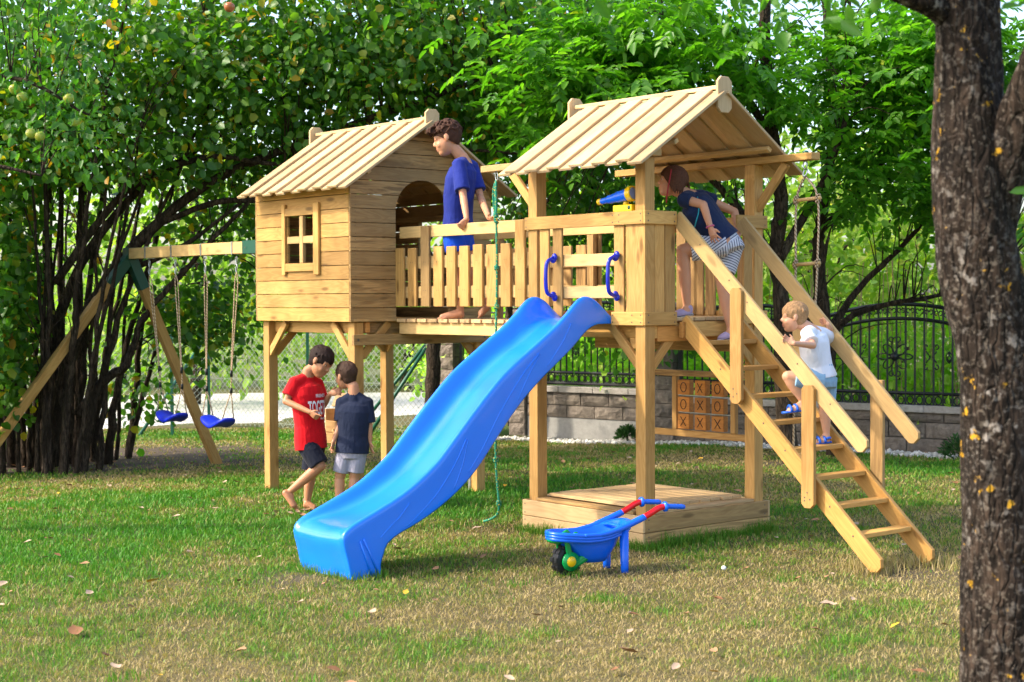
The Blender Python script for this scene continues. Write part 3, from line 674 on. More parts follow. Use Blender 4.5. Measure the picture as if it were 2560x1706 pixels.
for si, (xa, xb, sx, lab) in enumerate(((RX[0], RX[1], -6.575, 'dark blue moulded swing seat on beige ropes, nearest the sloping front leg'), (RX[2], RX[3], -5.685, 'dark blue moulded swing seat on beige ropes, nearest the playhouse'))):
    sw = thing('swing', (sx, .12, .50), lab, 'swing', 'swings hanging from the beam'); mw = WM[sw.name]
    sz = .50; hwid = .245; yaw = radians(-4)
    ax = Vector((cos(yaw), sin(yaw), 0)); ay = Vector((-sin(yaw), cos(yaw), 0)); c0 = Vector((sx, .10, sz))
    rings = []
    for i in range(17):                                   # saddle-shaped seat: dip in the middle, rounded horns
        t = -1+2*i/16; dip = .055*(abs(t)**1.6)-.02; wd = .098*(1-abs(t)**6*.55); th = .026*(1-abs(t)**8*.5)
        lip = .0 if abs(t) > .99 else .0
        r_ = []
        for a in range(14):
            q = 2*pi*a/14; yy = wd*(abs(cos(q))**.6)*(1 if cos(q) > 0 else -1); zz = th*(abs(sin(q))**.7)*(1 if sin(q) > 0 else -1)
            r_.append(c0+ax*(t*hwid)+ay*yy+Vector((0, 0, dip+zz-.02*(yy/.08)**2*(1-abs(t)))))
        rings.append(r_)
    g = G(); g.loft(rings); g.build('seat', SEATB, sw, mw)
    for k, x in enumerate((xa, xb)):
        e = c0+ax*(hwid-.03)*(-1 if k == 0 else 1)+Vector((0, 0, .04)); top = Vector((x, .12, 2.03))
        j = Vector((x+(e.x-x)*.8, .12-.01, .95)); v = Vector((x+(e.x-x)*.85, .11, .79))
        g = G()
        for dz in (0, 1):                                    # swivel + carabiner
            cz = 1.985-dz*.075; pts = [Vector((x, .12, cz))+Vector((cos(q)*.014*(1+.3*sin(q)), sin(dz*1.2)*0, sin(q)*.036)) for q in [2*pi*t/16 for t in range(16)]]
            g.tube(pts, .0045, 6, closed=True)
        g.build('carabiner', STEEL, sw, mw)
        g = G(); t0 = Vector((x, .12, 1.87))
        g.tube(cat([t0, t0.lerp(j, .1)+Vector((-.018, 0, 0)), t0.lerp(j, .5)+Vector((-.012, 0, 0)), j+Vector((-.006, 0, 0))], 4), .0055, 6)
        g.tube(cat([t0, t0.lerp(j, .1)+Vector((.018, .01, 0)), t0.lerp(j, .5)+Vector((.012, .006, 0)), j+Vector((.006, 0, 0)), v], 4), .0055, 6)
        g.tube([v, e+ay*.055], .0055, 6); g.tube([v, e-ay*.055], .0055, 6)
        g.build('rope', ROPEB, sw, mw)
        g = G(); g.tube([j+Vector((0, 0, .03)), j-Vector((0, 0, .03))], .014, 8); g.build('rope_clamp', BLACKR, sw, mw); g = G(); g.tube([v+Vector((0, 0, .03)), v-Vector((0, 0, .02))], .013, 8); g.build('rope_clamp', BLACKR, sw, mw)

# ------------------------------------------------------------------ climbing rope with knots, rope ladder
CR = thing('climbing_rope', (-1.49, .04, 0), 'green climbing rope with knots hanging from the beam in front of the bridge', 'rope'); mc = WM['climbing_rope']
g = G(); g.tube([Vector((-1.545, .045, 2.50))+Vector((cos(q)*.014, 0, sin(q)*.03)) for q in [2*pi*t/14 for t in range(14)]], .004, 6, closed=True)
g.tube([(-1.545, .045, 2.52), (-1.545, .045, 2.60)], .005, 6); g.build('eye_bolt', STEEL, CR, mc)
g = G(); g.ball((-1.545, .055, 2.59), (.020, .020, .012)); g.build('bolt_cap', GREENM, CR, mc)
path = [(-1.545, .04, 2.47), (-1.540, .035, 2.24), (-1.53, .03, 1.9), (-1.512, .01, 1.55), (-1.50, -.01, 1.25), (-1.494, -.02, .90), (-1.49, -.02, .46), (-1.47, -.02, .26), (-1.458, -.02, .16), (-1.47, -.02, .09), (-1.53, -.03, .045), (-1.60, -.05, .02)]
g = G(); g.tube(cat(path, 6), .0085, 8)
for dx in (-.014, .014, .004): g.tube(cat([(-1.545, .04, 2.47), (-1.545+dx, .03-.3*abs(dx), 2.40), (-1.545+dx, .03, 2.28), (-1.543, .035, 2.20)], 4), .0085, 8)
kn = []
for t in ((-1.543, .035, 2.22), (-1.540, .035, 2.18), (-1.533, .03, 1.845), (-1.512, .01, 1.565), (-1.4905, -.02, .475), (-1.46, -.02, .165)):
    c = Vector(t)
    for a in range(3):
        n1 = Vector((random.uniform(-.5, .5), random.uniform(-.5, .5), 1)).normalized(); u = n1.orthogonal().normalized(); v = n1.cross(u)
        g.tube([c+Vector((0, 0, (a-1)*.009))+(u*cos(q)+v*sin(q))*.013 for q in [2*pi*k/10 for k in range(10)]], .0085, 6, closed=True)
g.build('rope', ROPEG, CR, mc)

RL = thing('rope_ladder', (.39, 1.13, 0), 'beige rope ladder with round wooden rungs hanging behind the stair', 'rope ladder'); mr = WM['rope_ladder']
g = G()
for k, cz in enumerate((2.505, 2.455)):
    g.tube([Vector((.385, 1.12, cz))+Vector((cos(q)*.016, sin(q)*.012*(k), sin(q)*.028)) for q in [2*pi*t/14 for t in range(14)]], .0045, 6, closed=True)
g.build('ring', STEEL, RL, mr); g = G(); g.ball((.39, 1.12, 2.588), (.022, .022, .014)); g.build('bolt_cap', GREENM, RL, mr)
zs = [2.277, 1.846, 1.42, .99, .57]; xl = [.303+.0*i for i in range(6)]
xl = [.303, .297, .29, .285, .28, .275]; xr = [.485, .481, .455, .43, .41, .395]
for side, xs in ((0, xl), (1, xr)):
    g = G(); g.tube(cat([(.387, 1.12, 2.43)]+[(x, 1.13, z) for x, z in zip(xs, zs)]+[(xs[4]+.01, 1.13, .40)], 4), .008, 6)
    for x, z in zip(xs, zs):
        for dz in (-.018, 0, .018): g.tube([Vector((x, 1.13, z+dz))+Vector((sin(q)*.012, cos(q)*.019, sin(q)*.010)) for q in [2*pi*k/10 for k in range(10)]], .0055, 6, closed=True)
    g.build('rope', ROPEB, RL, mr)
for a, b, z in zip(xl, xr, zs):
    g = G(); g.tube([(a-.022, 1.13, z-.004), (b+.022, 1.13, z+.004)], .0125, 10); g.build('rung', W_RAIL, RL, Matrix.Translation((a, 1.13, z)))

# ------------------------------------------------------------------ telescope on the rail
TS = thing('toy_telescope', (-.25, .03, 2.187), 'blue and yellow plastic toy telescope mounted on the tower rail', 'telescope'); mt = WM['toy_telescope']
d = Vector((.985, .06, .14)).normalized(); e0 = Vector((-.447, .012, 2.258))
def lathe(g, prof, n=20):
    u = d.orthogonal().normalized(); v = d.cross(u)
    g.loft([[e0+d*t*1.07+(u*cos(2*pi*k/n)+v*sin(2*pi*k/n))*r*1.03 for k in range(n)] for t, r in prof])
g = G(); lathe(g, [(0, .012), (0, .019), (.02, .022), (.028, .019), (.03, .012)]); sharp(g.build('eyepiece', YELP, TS, mt))
g = G(); lathe(g, [(.025, .018), (.09, .022), (.09, .027), (.16, .031), (.162, .036), (.27, .040), (.272, .03)]); sharp(g.build('tube', BLUE2, TS, mt))
g = G(); lathe(g, [(.255, .036), (.258, .047), (.285, .050), (.296, .048), (.297, .039), (.288, .037)]); sharp(g.build('front_ring', YELP, TS, mt))
g = G(); lathe(g, [(.289, .0375), (.291, .0375)]); sharp(g.build('lens', LENS, TS, mt))
board(TS, 'bracket', (-.30, .028, 2.208), (-.125, .028, 2.208), .05, .042, YELP)
g = G(); g.tube([(-.215, .04, 2.222), (-.215, .045, 2.262)], .02, 12); g.build('pivot', YELP, TS, mt)
g = G(); g.tube([(-.150, .0035, 2.21), (-.150, .0018, 2.21)], .013, 12); g.build('bolt', GREENM, TS, mt)

# ------------------------------------------------------------------ noughts and crosses panel
TT = thing('tic_tac_toe_panel', (-.55, 1.12, .6), 'wooden noughts and crosses game panel with nine turning tiles behind the sandbox', 'game panel')
hb(TT, 'frame_rail', -1.08, -.11, 1.12, 1.057, 1.10, .04, W_GREY); hb(TT, 'frame_rail', -1.08, -.11, 1.12, .621, .668, .04, W_POST)
vb(TT, 'frame_stile', -.812, 1.12, .669, 1.056, .045, .035, W_POST); vb(TT, 'frame_stile', -.245, 1.12, .669, 1.056, .045, .035, W_POST)
marks = ['OXO', 'OXO', 'XXX']; rot = [[.55, -.5, .1], [.35, .05, .15], [.05, -.1, .3]]
for j in range(3):
    zc = .978-.1235*j
    hb(TT, 'axle', -.79, -.268, 1.12, zc-.0605, zc-.0565, .004, STEEL) if j < 2 else None
    for i in range(3):
        xc = -.713+.1655*i; a = rot[j][i]*.5
        mm = Matrix.Translation((xc, 1.12, zc)) @ Matrix.Rotation(a*.35, 4, 'Z')
        tile = obj('tile', boxmesh(.112, .108, .05, W_TILE), TT, mm @ Matrix.Translation((-.056, 0, 0)) @ Matrix.Rotation(radians(90), 4, 'X'))
        WM[tile.name] = mm @ Matrix.Translation((-.056, 0, 0)) @ Matrix.Rotation(radians(90), 4, 'X')
        g = G(); yf = -.0256
        if marks[j][i] == 'O': g.tube([mm @ Vector((cos(q)*.026, yf, sin(q)*.034)) for q in [2*pi*k/20 for k in range(20)]], .0034, 6, closed=True)
        else:
            for s in (1, -1): g.tube([mm @ Vector((-.026*s, yf, -.033)), mm @ Vector((.026*s, yf, .033))], .0034, 6)
        g.build('nought_mark' if marks[j][i] == 'O' else 'cross_mark', INK, tile, mm)
# ------------------------------------------------------------------ letterbox on the stilt
MBX = thing('wooden_letterbox', (-3.15, -.24, .487), 'small wooden letterbox with raised lid and heart hole on the playhouse stilt', 'letterbox'); mb = WM['wooden_letterbox']
vb(MBX, 'back_panel', -3.13, -.176, .487, .84, .24, .018, W_DECK); vb(MBX, 'side_panel', -3.262, -.245, .487, .76, .12, .014, W_DECK, up=(1, 0, 0)); vb(MBX, 'side_panel', -2.998, -.245, .487, .76, .12, .014, W_DECK, up=(1, 0, 0))
hb(MBX, 'front_panel', -3.254, -3.006, -.30, .49, .575, .014, W_GREY); hb(MBX, 'front_panel', -3.254, -3.006, -.30, .578, .67, .014, W_GREY); hb(MBX, 'floor', -3.254, -3.006, -.24, .49, .50, .10, W_GREY)
board(MBX, 'lid', (-3.20, -.26, .835), (-2.99, -.26, .835), .115, .014, W_DECK, up=(0, -.92, .4))
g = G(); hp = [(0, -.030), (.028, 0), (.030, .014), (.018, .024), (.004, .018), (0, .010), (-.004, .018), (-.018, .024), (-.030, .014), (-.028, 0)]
g.add([(-3.105+a, -.3085, .585+b) for a, b in hp], [tuple(range(len(hp)))]); g.build('heart_hole_shade', INK, MBX, mb, smooth=False)  # flat dark heart on the panel, painted as the shade inside the cut-out
board(MBX, 'flap', (-3.15, -.313, .605), (-3.118, -.313, .560), .02, .006, W_RAIL, up=(0, -1, 0))

# ------------------------------------------------------------------ toy wheelbarrow
WBo = Vector((.33, -.985, 0)); ua = Vector((.19, .982, 0)).normalized(); va = Vector((ua.y, -ua.x, 0))
WB = thing('toy_wheelbarrow', WBo, 'blue plastic toy wheelbarrow with green fork and red handles on the grass', 'wheelbarrow'); mwb = WM['toy_wheelbarrow']
def wp(u, v, z): return WBo+ua*u+va*v+Vector((0, 0, z))
def rz_(u): return float(np.interp(u, [-.12, -.02, .10, .20, .30, .40, .50], [.262, .254, .243, .245, .266, .292, .312]))
def outline(a, b, c, n=28, p=2.4):
    out = []
    for k in range(n):
        q = 2*pi*k/n; cu, sv = cos(q), sin(q); uu = (abs(cu)**(2/p))*(1 if cu > 0 else -1); vv = (abs(sv)**(2/p))*(1 if sv > 0 else -1)
        out.append((c+a*uu, b*vv))
    return out
g = G(); rings = []
for z, c, a, b in ((.062, .18, .045, .035), (.066, .18, .08, .055), (.10, .172, .115, .078), (.16, .165, .165, .097), (.225, .145, .215, .112)): rings.append([wp(u, v, z) for u, v in outline(a, b, c)])
top = outline(.27, .124, .155); rings.append([wp(u, v, rz_(u)-.006) for u, v in top]); rings.append([wp(u*.97+.003, v*.94, rz_(u)+.002) for u, v in top])
rings.append([wp(u*.93+.008, v*.86, rz_(u)-.006) for u, v in top]); 
for z, c, a, b in ((.20, .14, .195, .094), (.12, .165, .12, .07), (.078, .178, .07, .045)): rings.append([wp(u, v, z) for u, v in outline(a, b, c)])
g.loft(rings); g.build('bowl', BLUE2, WB, mwb)
g = G(); g.tube([wp(u, v, rz_(u)-.008) for u, v in top], .0135, 8, closed=True); g.tube([wp(u, v*.99, rz_(u)-.024) for u, v in top], .013, 8, closed=True); g.tube([wp(u, v*.975, rz_(u)-.040) for u, v in top], .0115, 8, closed=True)
hd = (.36, .145)
for s in (1, -1):
    g.tube(cat([wp(.05, s*.122, rz_(.05)-.008), wp(.18, s*.124, rz_(.18)-.004), wp(.29, s*.122, .262), wp(.38, s*.122, .290), wp(.475, s*.122, .322)], 5), [.013]*5+[.017]*5+[.021]*5+[.020]*5+[.018], 10)
g.tube([wp(.31, -.12, .262), wp(.335, -.05, .270), wp(.335, .05, .270), wp(.31, .12, .262)], .012, 8)
g.build('rim', BLUE2, WB, mwb)
for s in (1, -1):
    g = G(); g.tube(cat([wp(.468, s*.122, .320), wp(.52, s*.122, .342), wp(.57, s*.124, .366), wp(.612, s*.126, .374)], 4), .0185, 10); g.build('handle', REDP, WB, mwb)
    g = G(); g.tube([wp(.604, s*.126, .373), wp(.610, s*.126, .373), wp(.622, s*.126, .374), wp(.628, s*.126, .374)], [.018, .031, .031, .018], 14)
    g.tube([wp(.626+.012*k, s*.127, .374-.001*k) for k in range(11)], [.0145+.0022*(k % 2) for k in range(11)], 10); g.ball(wp(.748, s*.127, .363), .0145); g.build('grip', BLUE2, WB, mwb)
    g = G(); g.tube([wp(.345, s*.098, -.004), wp(.345, s*.098, .03), wp(.34, s*.10, .25)], [.023, .024, .029], 12); g.build('leg', BLUE2, WB, mwb)
    g = G(); g.tube([wp(.245+.02*s, s*.125, rz_(.25)+.002), wp(.33, s*.124, .278)], .006, 6); g.build('slot_insert', REDP, WB, mwb)
    g = G(); y = s*.052
    for a, b in (((.0, .085), (-.025, .205)), ((-.025, .205), (.035, .238)), ((.035, .238), (.135, .125)), ((.135, .125), (.0, .060)), ((.13, .11), (.02, .055))):
        g.cap(wp(a[0], y, a[1]), wp(b[0], y, b[1]), .020, .020, 8, .55, va)
    g.tube([wp(0, y-s*.006, .085), wp(0, y+s*.010, .085)], .056, 20); g.build('fork', GREENP, WB, mwb)
    g = G(); g.ball(wp(0, y+s*.010, .085), (.031, .013, .031), (ua, va, Vector((0, 0, 1)))); g.build('hub_cap', YELP, WB, mwb)
g = G(); g.ball(wp(-.065, 0, .212), (.060, .066, .024), (ua, va, Vector((0, 0, 1)))); g.ball(wp(-.01, 0, .222), (.05, .058, .020), (ua, va, Vector((0, 0, 1)))); g.build('mudguard', GREENP, WB, mwb)
g = G(); prof = [(-.034, .045), (-.036, .068), (-.030, .080), (.0, .083), (.030, .080), (.036, .068), (.034, .045)]
g.loft([[wp(cos(2*pi*k/36)*r, v, .087+sin(2*pi*k/36)*r) for k in range(36)] for v, r in prof])
for k in range(20):
    q = 2*pi*(k+.5*(k % 2))/20
    for s in (1, -1):
        c = wp(cos(q)*.083, s*.020, .087+sin(q)*.083); ru = ua*cos(q)+Vector((0, 0, sin(q))); tv = va.cross(ru)
        m_ = Matrix((tv, va, ru)).transposed().to_4x4(); m_.translation = c; g.box((-.0075, -.015, -.006), (.0075, .015, .006), m_)
sharp(g.build('tyre', BLACKR, WB, mwb))

# ------------------------------------------------------------------ block wall with pillars
def stone_mat(name, a, b_, bs=.9):
    m, n, b = newmat(name); tc = N(n, 'ShaderNodeTexCoord'); oi = N(n, 'ShaderNodeObjectInfo')
    off = N(n, 'ShaderNodeVectorMath', operation='ADD'); L(n, tc.outputs['Object'], off.inputs[0]); L(n, oi.outputs['Location'], off.inputs[1])
    f = noise(n, off.outputs[0], 16, 6, .7); g_ = noise(n, off.outputs[0], 60, 3, .6)
    c = mixc(n, ramp(n, f, [(.3, (0, 0, 0)), (.7, (1, 1, 1))]), a, b_); hs = N(n, 'ShaderNodeHueSaturation'); L(n, c, hs.inputs['Color'])
    L(n, mth(n, 'ADD', .78, mth(n, 'MULTIPLY', oi.outputs['Random'], .44)), hs.inputs['Value']); L(n, hs.outputs[0], b.inputs['Base Color'])
    b.inputs['Roughness'].default_value = .9; bump(n, b, mth(n, 'ADD', f, mth(n, 'MULTIPLY', g_, .4)), bs, .03); return m
STONE = stone_mat('split_face_block', (.105, .082, .064), (.25, .205, .165)); CAPST = stone_mat('coping_stone', (.30, .26, .23), (.46, .42, .38), .5); CONC = stone_mat('concrete', (.20, .19, .18), (.28, .27, .25), .2)
WA = Vector((-6.872, 5.495, 0)); wt = Vector((.97312, .23028, 0)); wn = Vector((wt.y, -wt.x, 0))        # wn faces the garden
MW = Matrix((wt, -wn, Vector((0, 0, 1)))).transposed().to_4x4(); MW.translation = WA             # X along, Y away, Z up
def rough_block(l, h, d=.18, seed=0):
    r = random.Random(seed); nx, nz = 5, 3; V = []; ch = .008
    for i in range(nx+1):
        for k in range(nz+1):
            e = 0 if 0 < i < nx and 0 < k < nz else .012
            V.append((ch*.3+(l-ch*.6)*i/nx, e+(r.uniform(-.010, .006) if not e else r.uniform(-.002, .002)), ch*.3+(h-ch*.6)*k/nz))
    Fc = [(i*(nz+1)+k, (i+1)*(nz+1)+k, (i+1)*(nz+1)+k+1, i*(nz+1)+k+1) for i in range(nx) for k in range(nz)]
    n0 = len(V); V += [(0, d, 0), (l, d, 0), (l, d, h), (0, d, h)]
    f0 = [i*(nz+1) for i in range(nx+1)]; Fc.append(tuple(f0[::-1])+(n0, n0+1)); Fc.append(tuple(i*(nz+1)+nz for i in range(nx+1))+(n0+2, n0+3))
    Fc.append(tuple(range(nz+1))+(n0+3, n0)); Fc.append(tuple(nx*(nz+1)+k for k in range(nz, -1, -1))+(n0+1, n0+2)); Fc.append((n0+3, n0+2, n0+1, n0))
    me = mesh('block', V, Fc, STONE); bm = bmesh.new(); bm.from_mesh(me); bmesh.ops.recalc_face_normals(bm, faces=bm.faces); bm.to_mesh(me); bm.free(); return me
BL = {}
def blockm(l, h, v, d=.18):
    k = (round(l, 2), round(h, 2), v, d)
    if k not in BL: BL[k] = rough_block(l, h, d, hash(k) % 999)
    return BL[k]
SEC = [(-1.74+1.15, 1.26, 'low block garden wall with pale coping under the iron fence, left of the stone pillar', .565), (1.51, 8.2, 'low block garden wall with pale coping under the iron fence, right of the stone pillar', .50)]
for s0, s1, lab, cz in SEC:
    wl = thing('garden_wall', MW @ Vector(((s0+s1)/2, .1, 0)), lab, 'wall', 'block walls of the garden')
    rows = [(-.06, .185), (.19, .335), (.34, cz-.075)] if cz > .55 else [(-.06, .16), (.165, .325), (.33, cz-.075)]
    for ri, (z0, z1) in enumerate(rows):
        if ri == 0 and s0 < 0: continue
        x = s0-(.2 if ri % 2 else 0); 
        while x < s1-.02:
            a = max(x, s0); b = min(x+.40, s1)
            if b-a > .05: obj('block', blockm(b-a-.006, z1-z0, random.randint(0, 4)), wl, MW @ Matrix.Translation((a, random.uniform(-.004, .004), z0)))
            x += .40
    if s0 < 0: obj('plinth', boxmesh(s1-s0, .25, .16, CONC), wl, MW @ Matrix.Translation((s0, .10, .06)) @ Matrix.Rotation(radians(90), 4, 'X'))
    x = s0
    while x < s1-.02:
        b = min(x+.50, s1); obj('coping_stone', boxmesh(b-x-.004, .24, .072, CAPST, c=.006), wl, MW @ Matrix.Translation((x, .09, cz-.036))); x += .50
for s0, s1, lab, top in ((-1.97, -1.72, 'tall stone block pillar beside the garden gate', 1.62), (1.26, 1.51, 'stone block pillar between two iron fence panels, behind the game panel', 1.55), (-.84, -.60, 'stone block pillar at the left end of the iron fence', 1.5), (5.12, 5.37, 'stone block pillar hidden behind the near tree trunk', 1.5)):
    pl = thing('stone_pillar', MW @ Vector(((s0+s1)/2, .1, 0)), lab, 'pillar', 'stone pillars of the garden fence')
    z = -.06; k = 0
    while z < top-.1:
        obj('block', blockm(s1-s0, .155, k % 5, .25), pl, MW @ Matrix.Translation((s0, -.035+random.uniform(-.003, .003), z))); z += .158; k += 1
    obj('cap', boxmesh(s1-s0+.06, .31, .05, CAPST, c=.01), pl, MW @ Matrix.Translation((s0-.03, .09, z+.025)))

# ------------------------------------------------------------------ wrought iron fence panels
def fp(s, z, y=.07): return MW @ Vector((s, y, z))
RING = None
def spiral(c, r, turn, start, flip=1, n=16):
    return [fp(c[0]+flip*cos(start+turn*t/n)*r*(1-.72*t/n), c[1]+sin(start+turn*t/n)*r*(1-.72*t/n)) for t in range(n+1)]
def iron_panel(s0, s1, lab, zb=.55, ztop=1.31, rise=.10, flower=None, baskets=(), nbars=None):
    t = thing('iron_fence_panel', fp((s0+s1)/2, zb-.05), lab, 'fence panel', 'wrought iron fence panels on the wall'); m = WM[t.name]
    sm = (s0+s1)/2; hw = (s1-s0)/2
    arch = lambda s, k=0: ztop+k+rise*(1-((s-sm)/hw)**2)
    def ir(name, pts, r, n=6, closed=False): g = G(); g.tube(pts, r, n, closed=closed); return g.build(name, IRON, t, m, smooth=n > 4)
    ir('bottom_rail', [fp(s0, zb), fp(s1, zb)], .021, 4); ir('rail', [fp(s0, zb+.13), fp(s1, zb+.13)], .019, 4)
    A = [s0+(s1-s0)*k/16 for k in range(17)]
    ir('arch_rail', [fp(s, arch(s)) for s in A], .019, 4); ir('arch_rail', [fp(s, arch(s, .15)) for s in A], .021, 4)
    for s in (s0, s1): ir('end_post', [fp(s, .42), fp(s, ztop+.19)], .030, 4)
    n = nbars or int(round((s1-s0)/.099)); sp = (s1-s0)/n
    for k in range(1, n):
        s = s0+sp*k; ir('bar', [fp(s, zb), fp(s, arch(s, .15))], .0135, 4)
    for k in range(n):
        s = s0+sp*(k+.5)
        ir('ring', [fp(s+cos(q)*.034, zb+.062+sin(q)*.042) for q in [2*pi*j/14 for j in range(14)]], .0075, 5, True)
        z = arch(s)+.075
        g = G()
        for fl in (1, -1): g.tube(spiral((s+fl*.018, z+.015), .030, 5.2, -pi/2, fl), .0065, 5)
        g.build('scroll', IRON, t, m)
    if flower:
        c = (flower, 1.0); g = G()
        for k in range(4):
            q = k*pi/2
            g.tube([fp(c[0]+cos(q)*(.03+.085*(1-cos(a)))-sin(q)*.030*sin(a), c[1]+sin(q)*(.03+.085*(1-cos(a)))+cos(q)*.030*sin(a)) for a in [2*pi*j/18 for j in range(18)]], .0075, 5, closed=True)
            q2 = q+pi/4
            g.tube([fp(c[0]+cos(q2)*(.02+.075*(1-cos(a)))-sin(q2)*.042*sin(a), c[1]+sin(q2)*(.02+.075*(1-cos(a)))+cos(q2)*.042*sin(a)) for a in [2*pi*j/18 for j in range(18)]], .0075, 5, closed=True)
        for dz, st in ((.185, 1), (-.185, -1)):
            for fl in (1, -1): g.tube(spiral((c[0]+fl*.035, c[1]+dz), .034, st*5.5, -pi/2*st, fl), .0075, 5)
        g.build('flower_scroll', IRON, t, m); g = G(); g.ball(fp(*c), (.048, .048, .048)); g.build('rosette', IRON, t, m)
        for ds in (-.40, .40):
            g = G()
            for dz, st in ((.06, 1), (-.06, -1)):
                for fl in (1, -1):
                    g.tube(spiral((c[0]+ds+fl*.055, c[1]+dz+.05*st), .030, st*5.2, -pi/2*st, fl), .0072, 5)
                    g.tube([fp(c[0]+ds+fl*.012, c[1]), fp(c[0]+ds+fl*.045, c[1]+dz*.7), fp(c[0]+ds+fl*.055, c[1]+dz)], .0072, 5)
            g.build('side_scroll', IRON, t, m)
    for b in baskets:
        g = G()
        for q in range(4): g.tube([fp(b+sin(pi*j/8)*.034*cos(q*pi/2+j*.35), 1.0-.06+.12*j/8, .07+sin(pi*j/8)*.034*sin(q*pi/2+j*.35)) for j in range(9)], .0065, 5)
        g.build('basket', IRON, t, m)
iron_panel(-.57, 1.22, 'black wrought iron fence panel seen under the tower platform', .60, 1.33, .10, baskets=(.1, .9), nbars=20)
iron_panel(1.55, 3.30, 'black wrought iron fence panel behind the stair, partly hidden', .55, 1.28, .11, flower=2.42, baskets=(1.85, 3.0))
iron_panel(3.36, 5.08, 'black arched wrought iron fence panel with flower scroll, left of the near trunk', .49, 1.26, .14, flower=4.15, baskets=(3.56, 4.74), nbars=17)
iron_panel(5.42, 7.2, 'black wrought iron fence panel beyond the near trunk', .49, 1.24, .12, flower=6.3)
gt = thing('garden_gate', fp(-1.25, .02), 'black iron garden gate beside the tall stone pillar', 'gate'); mg = WM['garden_gate']
for s in (-1.66, -.90):
    g = G(); g.tube([fp(s, .04), fp(s, 1.55)], .028, 4); g.build('gate_post', IRON, gt, mg, smooth=False)
for k in range(1, 8):
    s = -1.66+.095*k; g = G(); g.tube([fp(s, .1), fp(s, 1.45)], .008, 4); g.build('bar', IRON, gt, mg, smooth=False)
for z in (.10, .25, 1.30, 1.45): g = G(); g.tube([fp(-1.66, z), fp(-.90, z)], .012, 4); g.build('rail', IRON, gt, mg, smooth=False)
for b in (-1.47, -1.09):
    g = G()
    for q in range(4): g.tube([fp(b+sin(pi*j/8)*.036*cos(q*pi/2+j*.35), 1.0-.06+.12*j/8, .07+sin(pi*j/8)*.036*sin(q*pi/2+j*.35)) for j in range(9)], .0045, 5)
    g.build('basket', IRON, gt, mg)

# ------------------------------------------------------------------ chain link fence
CA = Vector((-12.6, 3.85, -.15)); CB = MW @ Vector((-2.0, .0, 0)); C0 = Vector((-13.6, -.6, -.17)); 
CL = thing('chain_link_fence', (-11, 4, -.15), 'green chain link fence with slanting braces between garden and gravel track', 'fence'); ml = WM['chain_link_fence']
WIRE = plain('fence_wire', (.30, .34, .28), .5, .4)
def chain(a, b, h=1.30):
    a = Vector((a.x, a.y, -.13)); b = Vector((b.x, b.y, -.13)); d = b-a; ln = d.length; d.normalize(); g = G(); st = .085
    nst = int(ln/st)
    for k in range(-int(h/st), nst):
        for sg in (1, -1):
            u0 = k*st if sg > 0 else (k*st+h); u1 = u0+sg*h
            lo, hi = 0, ln
            def cl(u): return min(max(u, lo), hi)
            c0, c1 = cl(u0), cl(u1)
            if abs(c1-c0) < .02: continue
            z0 = abs(c0-u0); z1 = abs(c1-u0)
            g.tube([a+d*c0+Vector((0, 0, z0)), a+d*c1+Vector((0, 0, z1))], .0030, 3, caps=False)
    for z in (.05, .65, 1.28): g.tube([a+Vector((0, 0, z)), b+Vector((0, 0, z))], .0035, 3, caps=False)
    g.build('wire_mesh', WIRE, CL, ml, kind='stuff')
chain(C0, CA); chain(CA, CB)
def fpost(p, q=None, h=1.42):
    g = G(); p = Vector(p); g.tube([p+Vector((0, 0, -.05)), p+Vector((0, 0, h))], .026, 4 if not q else 8); g.tube([p+Vector((0, 0, h)), p+Vector((0, 0, h+.03))], [.032, .02], 4 if not q else 8); g.build('fence_post', GREENF, CL, ml, smooth=False)
for p in ((-11.55, 2.72, -.15), (-12.6, 3.85, -.15), (-10.75, 4.32, -.14), (-13.55, -.5, -.17)): fpost(p)
for a, b in (((-12.6, 3.85, 1.15), (-11.75, 2.35, -.15)), ((-9.0, 5.0, 1.05), (-9.95, 4.55, -.12)), ((-9.0, 5.0, 1.0), (-9.5, 4.45, -.12))):
    g = G(); g.tube([a, b], .024, 8); g.build('brace', GREENF, CL, ml)
